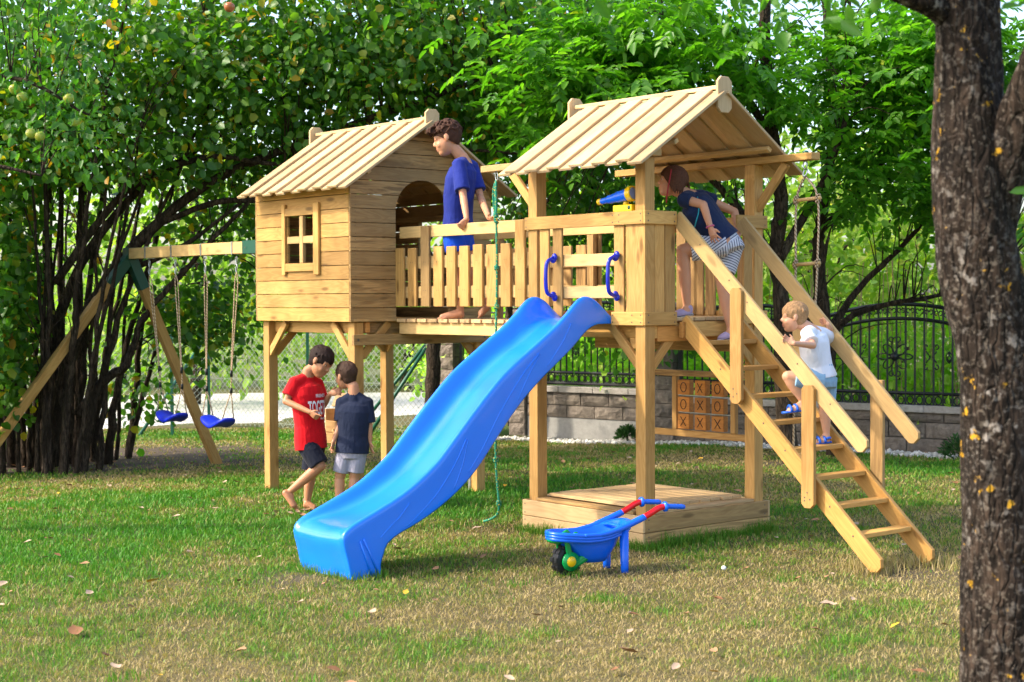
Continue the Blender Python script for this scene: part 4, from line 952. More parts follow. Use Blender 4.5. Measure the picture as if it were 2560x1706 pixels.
# ================================================================== PEOPLE
# joints in metres: x to the viewer's right, y away from the viewer, z up, measured from the root on the ground
POSE = {
'bridge_boy': dict(root=(-2.46, 0.4, 1.49), J={
'top':(-0.06, 0.024, 1.524), 'chin':(-0.098, -0.004, 1.226), 'face':(-0.158, 0.018, 1.298), 'back':(0.033, 0.02, 1.372), 'neck':(0.04, 0.016, 1.233), 'ear':(-0.032, -0.051, 1.342), 'shL':(0.018, -0.085, 1.166), 'elL':(0.055, -0.192, 0.904), 'wrL':(0.083, -0.348, 0.733), 'haL':(0.035, -0.353, 0.676), 'shR':(0.112, 0.115, 1.166), 'elR':(0.181, 0.028, 0.923), 'wrR':(0.254, -0.505, 0.733), 'haR':(0.311, -0.62, 0.702), 'chest':(0.023, 0.012, 1.072), 'pel':(-0.002, 0.001, 0.655), 'hpL':(-0.024, -0.07, 0.615), 'knL':(0.012, -0.077, 0.344), 'anL':(0.023, -0.095, 0.046), 'heL':(0.053, -0.097, -0.007), 'toeL':(-0.159, -0.117, -0.017), 'hpR':(0.035, 0.07, 0.62), 'knR':(0.088, 0.053, 0.346), 'anR':(0.216, 0.066, 0.087), 'heR':(0.242, 0.065, 0.06), 'toeR':(0.146, 0.043, -0.018)}),
'girl': dict(root=(-0.12, 0.58, 1.49), J={
'top':(-0.113, -0.034, 1.022), 'chin':(-0.188, -0.04, 0.791), 'face':(-0.23, -0.038, 0.844), 'back':(-0.011, -0.036, 0.925), 'neck':(-0.077, -0.039, 0.835), 'ear':(-0.123, -0.107, 0.894), 'shL':(-0.076, -0.14, 0.78), 'elL':(0.039, -0.201, 0.744), 'wrL':(0.084, -0.225, 0.59), 'haL':(0.108, -0.248, 0.509), 'shR':(0.064, 0.081, 0.81), 'elR':(0.294, 0.158, 0.718), 'wrR':(0.321, 0.114, 0.563), 'haR':(0.287, 0.052, 0.495), 'chest':(0.016, -0.041, 0.737), 'pel':(0.22, -0.047, 0.516), 'hpL':(0.169, -0.118, 0.489), 'knL':(-0.085, -0.109, 0.446), 'anL':(-0.059, -0.109, 0.08), 'heL':(-0.037, -0.11, 0.028), 'toeL':(-0.148, -0.161, 0.012), 'hpR':(0.254, 0.022, 0.485), 'knR':(0.182, -0.024, 0.263), 'anR':(0.237, -0.063, -0.064), 'heR':(0.262, -0.065, -0.125), 'toeR':(0.158, -0.105, -0.144)}),
'toddler': dict(root=(0.85, 0.58, 0.75), J={
'top':(-0.043, 0.115, 0.856), 'chin':(-0.092, 0.109, 0.641), 'face':(-0.14, 0.111, 0.715), 'back':(0.054, 0.112, 0.772), 'neck':(0.002, 0.11, 0.695), 'ear':(-0.083, 0.041, 0.732), 'shL':(-0.001, 0.009, 0.646), 'elL':(0.014, -0.093, 0.576), 'wrL':(-0.126, -0.223, 0.592), 'haL':(-0.161, -0.212, 0.608), 'shR':(0.131, 0.209, 0.641), 'elR':(0.219, 0.288, 0.609), 'wrR':(0.169, 0.203, 0.699), 'haR':(0.153, 0.269, 0.725), 'chest':(0.053, 0.107, 0.586), 'pel':(0.116, 0.101, 0.36), 'hpL':(0.079, 0.041, 0.357), 'knL':(-0.12, 0.022, 0.378), 'anL':(-0.021, 0.038, 0.223), 'heL':(0.011, 0.036, 0.172), 'toeL':(-0.144, -0.004, 0.156), 'hpR':(0.148, 0.161, 0.344), 'knR':(0.137, 0.156, 0.169), 'anR':(0.145, 0.142, 0.011), 'heR':(0.163, 0.14, -0.044), 'toeR':(0.054, 0.11, -0.053)}),
'red_boy': dict(root=(-3.05, -0.6, 0.0), J={
'top':(0.111, 0.099, 1.279), 'chin':(0.073, 0.062, 1.007), 'face':(0.125, 0.043, 1.055), 'back':(0.011, 0.097, 1.207), 'neck':(-0.008, 0.093, 1.071), 'ear':(0.032, 0.035, 1.146), 'shR':(-0.104, 0.031, 0.984), 'elR':(-0.167, -0.013, 0.843), 'wrR':(0.03, -0.115, 0.768), 'haR':(0.077, -0.136, 0.734), 'shL':(0.05, 0.17, 0.967), 'elL':(0.099, 0.166, 0.803), 'wrL':(0.159, 0.088, 0.894), 'haL':(0.207, 0.069, 0.908), 'chest':(-0.017, 0.089, 0.917), 'pel':(0.008, 0.079, 0.546), 'hpR':(-0.026, 0.029, 0.523), 'knR':(0.092, -0.026, 0.348), 'anR':(-0.145, -0.011, 0.149), 'heR':(-0.19, -0.012, 0.14), 'toeR':(-0.082, -0.055, 0.01), 'hpL':(0.041, 0.138, 0.513), 'knL':(-0.001, 0.132, 0.285), 'anL':(-0.026, 0.106, 0.061), 'heL':(-0.054, 0.105, 0.024), 'toeL':(0.069, 0.064, -0.003)}),
'navy_boy': dict(root=(-2.965, -0.315, 0.0), J={
'top':(0.029, -0.068, 1.155), 'chin':(-0.01, -0.015, 0.915), 'face':(-0.048, 0.006, 0.96), 'back':(0.086, -0.111, 1.073), 'neck':(0.073, -0.074, 0.954), 'ear':(-0.022, -0.072, 1.009), 'shL':(-0.024, -0.057, 0.827), 'elL':(-0.032, -0.081, 0.671), 'wrL':(-0.078, -0.125, 0.535), 'haL':(-0.086, -0.136, 0.486), 'shR':(0.179, -0.077, 0.828), 'elR':(0.194, -0.082, 0.656), 'wrR':(0.197, -0.085, 0.525), 'haR':(0.204, -0.087, 0.48), 'chest':(0.077, -0.078, 0.783), 'pel':(0.057, -0.086, 0.485), 'hpL':(0.012, -0.087, 0.459), 'knL':(-0.039, -0.073, 0.249), 'anL':(-0.041, -0.098, 0.035), 'heL':(-0.037, -0.12, -0.008), 'toeL':(-0.08, 0.02, -0.045), 'hpR':(0.107, -0.087, 0.458), 'knR':(0.073, -0.073, 0.249), 'anR':(0.06, -0.098, 0.052), 'heR':(0.066, -0.119, 0.01), 'toeR':(0.043, 0.02, -0.027)}),
}
ax3 = lambda f, u, r: (r, f, u)
def limbring(c, a, b, ra, rb, n=16): return [c+a*(ra*cos(2*pi*k/n))+b*(rb*sin(2*pi*k/n)) for k in range(n)]
def hand(g, wr, ha, side, curl=.3, spread=.25, s=1.0, thumb=1, point=False):
    """palm and five bent fingers; side = direction across the palm, thumb on +side"""
    d = (ha-wr).normalized(); sd = Vector(side); sd = (sd-d*sd.dot(d)).normalized(); nn = d.cross(sd)          # nn: back of the hand
    p0 = wr; p1 = wr+d*.055*s
    g.loft([limbring(wr-d*.012*s, sd, nn, .020*s, .015*s), limbring(wr+d*.012*s, sd, nn, .024*s, .013*s), limbring(wr+d*.04*s, sd, nn, .030*s, .0125*s), limbring(p1+d*.008*s, sd, nn, .028*s, .011*s)])
    for k, (o, ln, rr) in enumerate(((.0225, .052, .0075), (.0075, .058, .0078), (-.0075, .054, .0074), (-.0215, .043, .0066))):
        q = (o/.0225)*spread; dd = (d*cos(q)+sd*sin(q)).normalized(); cu = curl if not (point and k == 0) else .05
        if point and k > 0: cu = 1.1
        a = p1+sd*o*s; b = a+(dd*cos(cu*.5)-nn*sin(cu*.5))*ln*.42*s; c = b+(dd*cos(cu*1.3)-nn*sin(cu*1.3))*ln*.32*s; e = c+(dd*cos(cu*2)-nn*sin(cu*2))*ln*.26*s
        g.cap(a-dd*.012*s, b, rr*1.1*s, rr*s, 8); g.cap(b, c, rr*s, rr*.92*s, 8); g.cap(c, e, rr*.92*s, rr*.8*s, 8)
    a = wr+d*.018*s+sd*.018*s*thumb; b = a+(d*.55+sd*.75*thumb-nn*.25).normalized()*.026*s; c = b+(d*.85+sd*.35*thumb-nn*.3).normalized()*.024*s
    g.cap(a, b, .0105*s, .0088*s, 8); g.cap(b, c, .0088*s, .0072*s, 8)
def person(key, label, cat_, skin_m, hair_m, shirt_m, shorts_m, s=1.0, group=None, opt=None):
    O = dict(style='buzz', sleeve=.72, short=.62, hemdrop=.0, feet='bare', curlL=.5, curlR=.5, spL=.25, spR=.25, faceadd=(0, 0, 0), sideL=None, sideR=None, tilt=0, point=False, waist=1.0, shoes=None); O.update(opt or {})
    P = POSE[key]; root = Vector(P['root'])
    t = thing('person', root, label, cat_, group, rz=YAW); mt_ = WM[t.name]
    J = {k: mt_ @ Vector(v) for k, v in P['J'].items()}
    Z = Vector((0, 0, 1))
    up = (J['top']-J['chin']); hh = up.length/2*.97; up.normalize(); hc = (J['top']+J['chin'])/2
    fwd = J['face']-hc-(J['back']-hc); fwd = fwd+mt_.to_3x3() @ Vector(O['faceadd']); fwd = (fwd-up*fwd.dot(up)).normalized(); ti = radians(O['tilt']); fwd, up = fwd*cos(ti)-up*sin(ti), up*cos(ti)+fwd*sin(ti); lat = up.cross(fwd).normalized()
    H = lambda f, u, l=0: hc+fwd*(f*hh)+up*(u*hh)+lat*(l*hh)
    A = (lat, fwd, up)
    g = G()
    g.ball(H(-.10, .24), (.60*hh, .74*hh, .66*hh), A, 20, 14); g.ball(H(.16, -.22), (.50*hh, .50*hh, .64*hh), A, 18, 12)
    g.ball(H(.30, -.66), (.30*hh, .28*hh, .22*hh), A); g.ball(H(.50, .12), (.42*hh, .16*hh, .26*hh), A)          # chin, brow
    for sg in (1, -1):
        g.ball(H(.40, -.28, .25*sg), (.20*hh, .20*hh, .22*hh), A)                                               # cheeks
        g.ball(H(-.02, -.02, .60*sg), (.06*hh, .13*hh, .20*hh), A); g.ball(H(.0, -.16, .58*sg), (.06*hh, .09*hh, .09*hh), A)   # ears
    g.cap(H(.60, .02), H(.73, -.19), .045*hh, .075*hh, 10); g.ball(H(.67, -.24), (.11*hh, .08*hh, .06*hh), A)     # nose
    g.ball(H(.60, -.44), (.15*hh, .06*hh, .05*hh), A); g.ball(H(.585, -.54), (.13*hh, .07*hh, .05*hh), A)         # lips
    nb = J['neck']; g.cap(H(-.14, -.34), nb, .045*s, .046*s, 14); g.cap(nb, (J['shL']+J['shR'])/2, .047*s, .060*s, 14)
    shL, shR, hpL, hpR, pel, ch = (J[k] for k in ('shL', 'shR', 'hpL', 'hpR', 'pel', 'chest'))
    sa = (shL-shR).normalized(); ha_ = (hpL-hpR).normalized(); shm = (shL+shR)/2; hpm = (hpL+hpR)/2; sw_ = (shL-shR).length/2; spine = (shm-hpm).normalized()
    sa = (sa-spine*sa.dot(spine)*.6).normalized(); tf = sa.cross(spine)
    def torso(gg, e, top_e=0.0, lo=-.04, n=22):
        rows = [(lo, .135, .10), (.10, .135, .10), (.30, .122, .088), (.55, .130, .094), (.80, .142, .094), (.94, .120, .078), (1.02, .062, .055)]
        rr = []
        for f, a, b in rows:
            c = hpm.lerp(shm, f); side = ha_.lerp(sa, max(0, min(1, f))).normalized(); side = (side-spine*side.dot(spine)).normalized(); fr = side.cross(spine)
            bow = (ch-hpm.lerp(shm, .62)); c = c+(bow-spine*bow.dot(spine))*max(0, 1-abs(f-.62)/.62)
            w_ = a*s*(.55+.45*sw_/(.115*s)) if f > .4 else a*s
            rr.append(limbring(c, side, fr, w_+e*(1 if f < .97 else .4), b*s+e*(1 if f < .97 else .4), n))
        gg.loft(rr)
    torso(g, -.006*s)
    for S in 'LR':
        sh, el, wr, ha = J['sh'+S], J['el'+S], J['wr'+S], J['ha'+S]
        g.cap(shm.lerp(sh, .55)+Z*.005, sh, .042*s, .040*s); g.cap(sh, el, .037*s, .029*s); g.cap(el, el.lerp(wr, .35), .029*s, .028*s); g.cap(el.lerp(wr, .35), wr, .028*s, .019*s)
        sd = O['side'+S]; sd = mt_.to_3x3() @ Vector(sd) if sd else fwd
        hand(g, wr, ha, sd, O['curl'+S], O['sp'+S], s*.98, 1, O['point'] and S == O['point'])
        hp, kn, an, he, to = (J[k+S] for k in ('hp', 'kn', 'an', 'he', 'toe'))
        g.cap(hp+Z*.02, hp.lerp(kn, .5), .070*s, .062*s, 14); g.cap(hp.lerp(kn, .5), kn, .062*s, .046*s, 14)
        g.cap(kn, kn.lerp(an, .32), .044*s, .047*s, 14); g.cap(kn.lerp(an, .32), an, .047*s, .027*s, 14)
        td = (to-he); tl = td.length; tn = td.normalized(); fs = tn.cross(Z); fs = fs.normalized() if fs.length > .1 else lat
        sole = he+tn*.02
        g.cap(an, he+tn*.022*s+Z*.012*s, .027*s, .026*s); g.cap(he+tn*.03*s+Z*.022*s, to-tn*.045*s+Z*.008*s, .030*s, .026*s, 12, 1.15, fs); g.cap(an-Z*.01, to-tn*.06*s+Z*.015*s, .026*s, .022*s)
        if O['feet'] != 'shoe':
            for k, (o, rr) in enumerate(((.024, .0115), (.008, .009), (-.004, .0085), (-.015, .008), (-.026, .0075))):
                sg = 1 if (S == 'L') else -1; b = to-tn*(.055+.005*k)*s+fs*o*sg*s*1.0; g.cap(b+Z*.006, b+tn*(.040-.004*k)*s-Z*.003, rr*s, rr*.9*s, 8)
    body = merged(g, 'body', .0053*s, 2, skin_m, t, mt_)
    # face details
    for sg in (1, -1):
        q = G(); q.ball(H(.545, .03, .235*sg), (.105*hh, .06*hh, .055*hh), A); q.build('eye', EYEW, t, mt_)
        q = G(); q.ball(H(.592, .02, .245*sg), (.045*hh, .022*hh, .042*hh), A); q.build('iris', COAL, t, mt_)
        q = G(); q.tube([H(.565, .085, .13*sg), H(.60, .095, .22*sg), H(.555, .06, .35*sg)], .012*hh, 6); q.build('eyelid', hair_m, t, mt_)
        q = G(); q.tube([H(.61, .20, .12*sg), H(.62, .25, .24*sg), H(.53, .21, .38*sg)], .026*hh, 6); q.build('eyebrow', hair_m, t, mt_)
    q = G(); q.ball(H(.628, -.455), (.12*hh, .04*hh, .028*hh), A); q.ball(H(.622, -.53), (.10*hh, .04*hh, .032*hh), A); q.build('mouth', LIP, t, mt_)
    # hair
    q = G(); rh = random.Random(len(key)*7+3)
    e = {'buzz': 1.035, 'curly': 1.05, 'straight': 1.11, 'baby': 1.05}[O['style']]
    q.ball(H(-.10, .25), (.60*hh*e, .75*hh*e, .67*hh*e), A, 24, 16)
    if O['style'] in ('buzz', 'baby'): q.ball(H(-.30, -.10), (.50*hh, .46*hh, .50*hh), A, 18, 12)
    if O['style'] in ('baby', 'buzz'):
        for k in range(110 if O['style'] == 'baby' else 60):
            th = rh.uniform(-pi, pi); ph = rh.uniform(.0, 1.35); n_ = (lat*cos(th)*cos(ph)+fwd*sin(th)*cos(ph)+up*sin(ph)); tg = (n_.cross(lat)*.6+lat*rh.uniform(-.5, .5)).normalized()
            b = H(-.10, .25)+lat*(n_.dot(lat)*.63*hh)+fwd*(n_.dot(fwd)*.78*hh)+up*(n_.dot(up)*.70*hh); ln = .16*hh; q.tube([b-tg*ln, b+n_*.015*hh, b+tg*ln], [.02*hh, .032*hh, .012*hh], 5)
    if O['style'] == 'curly':
        q.ball(H(-.28, -.05), (.51*hh, .46*hh, .50*hh), A, 18, 12)
        for k in range(120):
            th = rh.uniform(-pi, pi); ph = rh.uniform(.05, 1.35); n_ = (lat*cos(th)*cos(ph)+fwd*sin(th)*cos(ph)+up*sin(ph)); 
            b = H(-.05, .28)+lat*(n_.dot(lat)*.62*hh)+fwd*(n_.dot(fwd)*.80*hh)+up*(n_.dot(up)*.70*hh)
            tg = n_.cross(Vector((rh.uniform(-1, 1), rh.uniform(-1, 1), rh.uniform(-1, 1)))).normalized(); ln = rh.uniform(.12, .26)*hh
            q.tube(cat([b-tg*ln, b-tg*ln*.3+n_*.07*hh, b+tg*ln*.4+n_*.05*hh, b+tg*ln-n_*.02*hh], 3), [.028*hh]+[.052*hh]*7+[.035*hh]+[.018*hh], 6)
        for k in range(46):                                          # fringe falling over the forehead
            l_ = rh.uniform(-.5, .5); b = H(.50-.5*l_*l_, .80-abs(l_)*.2, l_); c = H(.88-.6*l_*l_+rh.uniform(-.08, .1), .62, l_+rh.uniform(-.1, .1)); d_ = H(.86-.5*l_*l_+rh.uniform(-.1, .12), .26+rh.uniform(-.12, .12), l_*1.1+rh.uniform(-.1, .1))
            q.tube(cat([b, c, d_], 3), [.04*hh, .05*hh, .055*hh, .05*hh, .045*hh, .03*hh, .012*hh], 6)
    if O['style'] == 'straight':
        q.ball(H(-.32, -.05), (.53*hh, .52*hh, .60*hh), A, 18, 12)
        for k in range(130):
            l_ = rh.uniform(-1, 1); th = l_*2.4; b = H(-.1+.35*cos(th), .92, .35*sin(th)); c = H(-.12+.72*cos(th), .35, .64*sin(th)); low = .05 if abs(th) < .75 else -.65+rh.uniform(-.30, .15)
            d_ = H(-.12+.74*cos(th), low, .66*sin(th)); q.tube(cat([b, c, d_], 3), [.03*hh, .05*hh, .05*hh, .05*hh, .045*hh, .03*hh, .01*hh], 6)
        for k in range(34): q.tube(cat([H(-.6, .3, rh.uniform(-.2, .2)), H(-.95, .1, rh.uniform(-.2, .2)), H(-1.0+rh.uniform(-.1, .1), -.35, rh.uniform(-.25, .25)), H(-.9+rh.uniform(-.15, .15), -.75, rh.uniform(-.3, .3))], 3), .035*hh, 6)
    cutn = (fwd*.80-up*.60).normalized()
    hs_ = {'buzz': .50, 'curly': .62, 'straight': .52, 'baby': .64}[O['style']]
    cuts = [(hc+cutn*(hs_*hh), cutn)] if O['style'] in ('buzz', 'baby') else []
    if O['style'] in ('buzz', 'baby', 'curly'): cn = (-up*.9+fwd*.42).normalized(); cuts.append((H(-.25, -.50), cn))
    if O['style'] == 'curly': cuts.append((H(.33, .10), (fwd*.55-up*.83).normalized()))
    if O['style'] == 'straight': cuts.append((H(.42, .02), (fwd*.72-up*.69).normalized()))
    merged(q, 'hair', .0042*s if O['style'] in ('curly', 'straight') else .006*s, 1 if O['style'] in ('curly', 'straight') else 3, hair_m, t, mt_, cuts)
    # T-shirt
    q = G(); torso(q, .017*s, lo=-.30); q.cap(shm-spine*.02*s, shm.lerp(nb, .62), .070*s, .050*s, 16); [q.cap(J['sh'+S_].lerp(shm, .15)+Z*.006*s, shm.lerp(nb, .50), .050*s, .044*s, 14) for S_ in 'LR']
    for S in 'LR':
        sh, el = J['sh'+S], J['el'+S]; e2 = sh.lerp(el, O['sleeve'])
        dirn = (el-sh).normalized(); a_ = dirn.orthogonal().normalized(); b_ = dirn.cross(a_)
        q.cap(shm.lerp(sh, .5)+Z*.004, sh, .056*s, .054*s); q.loft([limbring(sh-dirn*.02*s, a_, b_, .053*s, .053*s), limbring(sh.lerp(e2, .5), a_, b_, .056*s, .056*s), limbring(e2, a_, b_, .060*s, .060*s)])
    hem = hpm-spine*(.0+O['hemdrop'])*s
    shirt = merged(q, 'shirt', .0055*s, 6, shirt_m, t, mt_, [(hem, -spine)])
    # shorts
    q = G(); q.loft([limbring(hpm+spine*f*s, ha_, ha_.cross(spine), a*s, b*s, 20) for f, a, b in ((.12, .128, .095), (.05, .136, .104), (-.03, .140, .106), (-.07, .120, .095))])
    cuts = []
    for S in 'LR':
        hp, kn = J['hp'+S], J['kn'+S]; d_ = (kn-hp).normalized(); e2 = hp.lerp(kn, O['short']); a_ = (ha_-d_*ha_.dot(d_)).normalized(); b_ = d_.cross(a_)
        q.loft([limbring(hp-d_*.03*s, a_, b_, .078*s, .088*s), limbring(hp.lerp(e2, .5), a_, b_, .080*s, .086*s), limbring(e2, a_, b_, .078*s, .084*s)])
    so = merged(q, 'shorts', .0055*s, 2, shorts_m, t, mt_)
    if O.get('band'):
        me = so.data; at = me.attributes.new('band', 'FLOAT', 'POINT'); inv = mt_.inverted()
        hl, hr = inv @ J['hpL'], inv @ J['hpR']; kl, kr = inv @ J['knL'], inv @ J['knR']; hm = inv @ hpm; sp_ = (mt_.to_3x3().inverted() @ spine)
        vals = []
        for v in me.vertices:
            best = 1e9; val = 0
            for h_, k_ in ((hl, kl), (hr, kr)):
                d_ = k_-h_; tt = (v.co-h_).dot(d_)/d_.length_squared; dd_ = (v.co-(h_+d_*max(0, min(1, tt)))).length
                if dd_ < best: best = dd_; val = tt*d_.length
            if (v.co-hm).dot(sp_) > .0: val = -(v.co-hm).dot(sp_)
            vals.append(val+1)
        at.data.foreach_set('value', vals)
    if O['shoes']:
        for S in 'LR':
            he, to, an = J['he'+S], J['toe'+S], J['an'+S]; tn = (to-he).normalized(); fs = tn.cross(Z).normalized(); zz = fs.cross(tn)
            kind, mat_a, mat_b = O['shoes']
            if kind == 'clog':
                q = G(); q.loft([limbring(p+zz*.010*s, fs, zz, a*s, b*s, 18) for p, a, b in ((he-tn*.006, .020, .012), (he+tn*.02, .034, .022), (he+tn*.07, .037, .034), (to-tn*.05, .042, .036), (to-tn*.015, .034, .022), (to+tn*.008, .018, .010))])
                q.cap(he+zz*.02+tn*.01, he+zz*.035+tn*.005, .030*s, .028*s); merged(q, 'shoe', .006, 3, mat_a, t, mt_, [(he-zz*.004, -zz)])
                q = G(); q.loft([limbring(p-zz*.006*s, fs, zz, a*s, .010*s, 18) for p, a in ((he-tn*.014, .020), (he+tn*.02, .037), (he+tn*.07, .038), (to-tn*.05, .045), (to-tn*.01, .036), (to+tn*.014, .018))]); q.build('sole', mat_b, t, mt_)
                q = G(); ov = [(he-tn*.016, .022), (he+tn*.02, .0385), (he+tn*.07, .0395), (to-tn*.05, .0465), (to-tn*.01, .0375), (to+tn*.016, .018)]
                q.tube([p+fs*a*s-zz*.003*s for p, a in ov]+[p-fs*a*s-zz*.003*s for p, a in ov[::-1]], .0022, 5, closed=True); q.build('sole_line', COAL, t, mt_)
            else:
                q = G(); q.loft([limbring(p-zz*.002*s, fs, zz, a*s, .010*s, 18) for p, a in ((he-tn*.012, .018), (he+tn*.02, .034), (he+tn*.06, .035), (to-tn*.04, .042), (to-tn*.005, .036), (to+tn*.018, .018))]); q.build('sole', mat_a, t, mt_)
                for p, w_ in ((to-tn*.035, .040), (to-tn*.075, .038)):
                    q = G(); q.tube([p+fs*w_*s*1.02*cos(a)+zz*(.004+.043*sin(a))*s for a in [pi*k/10 for k in range(11)]], .011*s, 6); q.build('strap', mat_a, t, mt_)
                q = G(); q.tube([he+tn*.03+fs*.036*s*cos(a)-tn*.044*s*sin(a)+zz*.034*s for a in [pi*k/10 for k in range(11)]], .011*s, 6); q.build('heel_strap', mat_a, t, mt_)
    return t, J, dict(H=H, hh=hh, fwd=fwd, up=up, lat=lat, shm=shm, hpm=hpm, spine=spine, sa=sa, tf=tf, shirt=shirt, s=s, m=mt_)
SK1 = skin('skin_light', (.57, .275, .155)); SK2 = skin('skin_tan', (.47, .215, .11)); SK3 = skin('skin_pale', (.64, .34, .21))
H_BR = hairmat('brown_hair', (.055, .022, .012)); H_DK = hairmat('dark_cropped_hair', (.022, .011, .008)); H_MB = hairmat('cropped_brown_hair', (.06, .032, .021)); H_BL = hairmat('fair_hair', (.33, .19, .09)); H_RD = hairmat('light_brown_hair', (.095, .036, .018))
C_BLUE = cloth('blue_cotton', (.013, .026, .21)); C_ROYAL = cloth('royal_blue_shorts', (.005, .07, .60)); C_NAVY = cloth('navy_cotton', (.010, .020, .060)); C_NAVY2 = cloth('faded_navy_cotton', (.014, .021, .05)); C_RED = cloth('red_cotton', (.58, .004, .010)); C_BLK = cloth('dark_navy_shorts', (.005, .007, .018))
C_GREY = cloth('grey_shorts', (.36, .34, .42)); C_WHITE = cloth('white_cotton', (.74, .75, .82)); C_LBLUE = cloth('pale_blue_shorts', (.25, .42, .60)); C_STRIPE = cloth('striped_shorts', (.60, .60, .66), stripes=((.05, .06, .12), 58))
SHOE = plain('lilac_canvas', (.40, .30, .42), .7, var=.2); SOLE = plain('pale_sole', (.62, .58, .60), .6); SANDAL = plain('blue_sandal', (.004, .10, .55), .45)
pb = person('bridge_boy', 'tall curly-haired boy in blue T-shirt standing on the bridge with hands on its rail', 'boy', SK1, H_BR, C_BLUE, C_ROYAL, 1.02, None,
       dict(style='curly', tilt=20, sleeve=.78, short=.45, curlL=1.0, curlR=.25, hemdrop=-.02, sideL=(1, .3, 0), sideR=(.2, -1, 0)))
pg = person('girl', 'child in navy T-shirt and striped shorts leaning forward at the top of the stair', 'child', SK1, H_RD, C_NAVY, C_STRIPE, .98, None,
       dict(style='straight', tilt=6, sleeve=.35, short=.80, curlL=.30, curlR=.3, spL=.45, spR=.35, sideL=(.5, -.5, .6), sideR=(.3, .6, .5), feet='shoe', shoes=('clog', SHOE, SOLE), band=True, hemdrop=-.03))
pt = person('toddler', 'toddler in white T-shirt, pale blue shorts and blue sandals climbing the stair', 'toddler', SK3, H_BL, C_WHITE, C_LBLUE, .80, None,
       dict(style='baby', tilt=12, sleeve=.72, short=.80, curlL=.7, curlR=.9, sideL=(.2, .2, 1), sideR=(0, -1, .3), feet='bare', shoes=('sandal', SANDAL, SANDAL), hemdrop=-.02))
pr_ = person('red_boy', 'barefoot boy in red T-shirt and dark shorts reaching for the letterbox lid', 'boy', SK2, H_DK, C_RED, C_BLK, .95, None,
       dict(style='buzz', tilt=24, sleeve=.70, short=.95, curlL=.5, curlR=.3, point='R', faceadd=(.35, -.22, -.1), sideL=(.0, .2, 1), sideR=(.1, -.2, .8), hemdrop=.05))
pn = person('navy_boy', 'boy in navy T-shirt and grey shorts standing with his back turned beside the letterbox', 'boy', SK1, H_MB, C_NAVY2, C_GREY, .86, None,
       dict(style='buzz', tilt=14, sleeve=.90, short=.78, curlL=.15, curlR=.25, spL=.75, spR=.3, sideL=(-.2, -.6, .5), sideR=(.3, -.8, .2), hemdrop=.02))
# print on the red shirt, laid on the cloth
def print_on(pd, txt, u0, v0, size, sx=1.0, font_h=1.0, normal=None):
    t, J, D = pd; cu = bpy.data.curves.new('txt', 'FONT'); cu.body = txt; cu.size = size; cu.align_x = 'CENTER'; cu.offset = size*.02
    o = bpy.data.objects.new('txt', cu); COL.objects.link(o); bpy.context.view_layer.update()
    me = bpy.data.meshes.new_from_object(o.evaluated_get(bpy.context.evaluated_depsgraph_get())); bpy.data.objects.remove(o)
    bm = bmesh.new(); bm.from_mesh(me); bmesh.ops.triangulate(bm, faces=bm.faces)
    for _ in range(2): bmesh.ops.subdivide_edges(bm, edges=[e for e in bm.edges if e.calc_length() > size*.18], cuts=1); bmesh.ops.triangulate(bm, faces=bm.faces)
    sh = D['shirt']; bv = BVHTree.FromPolygons([sh.matrix_world @ v.co if False else WM_of(sh) @ v.co for v in sh.data.vertices], [tuple(p.vertices) for p in sh.data.polygons])
    nrm = (normal or D['tf']).normalized(); up = D['spine']; rt = up.cross(nrm).normalized(); c = D['hpm'].lerp(D['shm'], .62)
    dead = []
    for v in bm.verts:
        p = c+rt*(u0+v.co.x*sx)+up*(v0+v.co.y*font_h)+nrm*.4; r = bv.ray_cast(p, -nrm, .6)
        
        if r[0]: v.co = r[0]+nrm*.0035
        else: dead.append(v)
    bmesh.ops.delete(bm, geom=dead, context='VERTS'); bmesh.ops.transform(bm, matrix=D['m'].inverted(), verts=bm.verts); bm.to_mesh(me); bm.free(); me.materials.clear(); me.materials.append(WHITEP)
    obj('lettering', me, t, D['m'])
def WM_of(o): return WM[o.name]
_n = (pr_[2]['tf']); _n = _n if _n.dot(CAMP-pr_[2]['shm']) > 0 else -_n
_n = (_n+(pr_[0].matrix_world.to_3x3() @ Vector((0.25, 0, 0)))).normalized() if False else _n
print_on(pr_, 'FRIENDS', .055, .060, .036, .80, 1.0, _n); print_on(pr_, 'TOGETHER', .055, -.070, .060, .82, 2.5, _n); print_on(pr_, 'Forever', .08, -.112, .028, 1.0, 1.0, _n)
# bracelet, turquoise bag strap, braid on the climbing child
t, J, D = pg
PINK = plain('pink_beads', (.62, .12, .22), .5); TURQ = plain('turquoise_cord', (.01, .35, .45), .6); REDB = plain('red_hair_thread', (.42, .02, .03), .7)
wr = J['wrL']; dd_ = (J['haL']-J['elL']).normalized(); a_ = dd_.orthogonal().normalized(); b_ = dd_.cross(a_)
g = G()
for k in range(16): g.ball(wr-dd_*.01+(a_*cos(2*pi*k/16)+b_*sin(2*pi*k/16))*.024, .0055, None, 8, 5)
g.build('bracelet', PINK, t, D['m'])
cam_side = -(D['sa']) if (-(D['sa'])).dot(CAMP-D['shm']) > 0 else D['sa']
p1 = D['shm']+Vector((0, 0, .085))+cam_side*.02; g = G()
bvh = BVHTree.FromPolygons([WM_of(D['shirt']) @ v.co for v in D['shirt'].data.vertices], [tuple(p.vertices) for p in D['shirt'].data.polygons])
R3 = D['m'].to_3x3(); strap = []
for lx, lz in ((-.035, .90), (-.005, .86), (.010, .80), (.012, .74), (.008, .69), (-.005, .64), (-.012, .60)):
    o_ = D['m'] @ Vector((lx, -1.0, lz)); h_ = bvh.ray_cast(o_, R3 @ Vector((0, 1, 0)), 2.0)
    if h_[0]: strap.append(h_[0]-R3 @ Vector((0, .003, 0)))
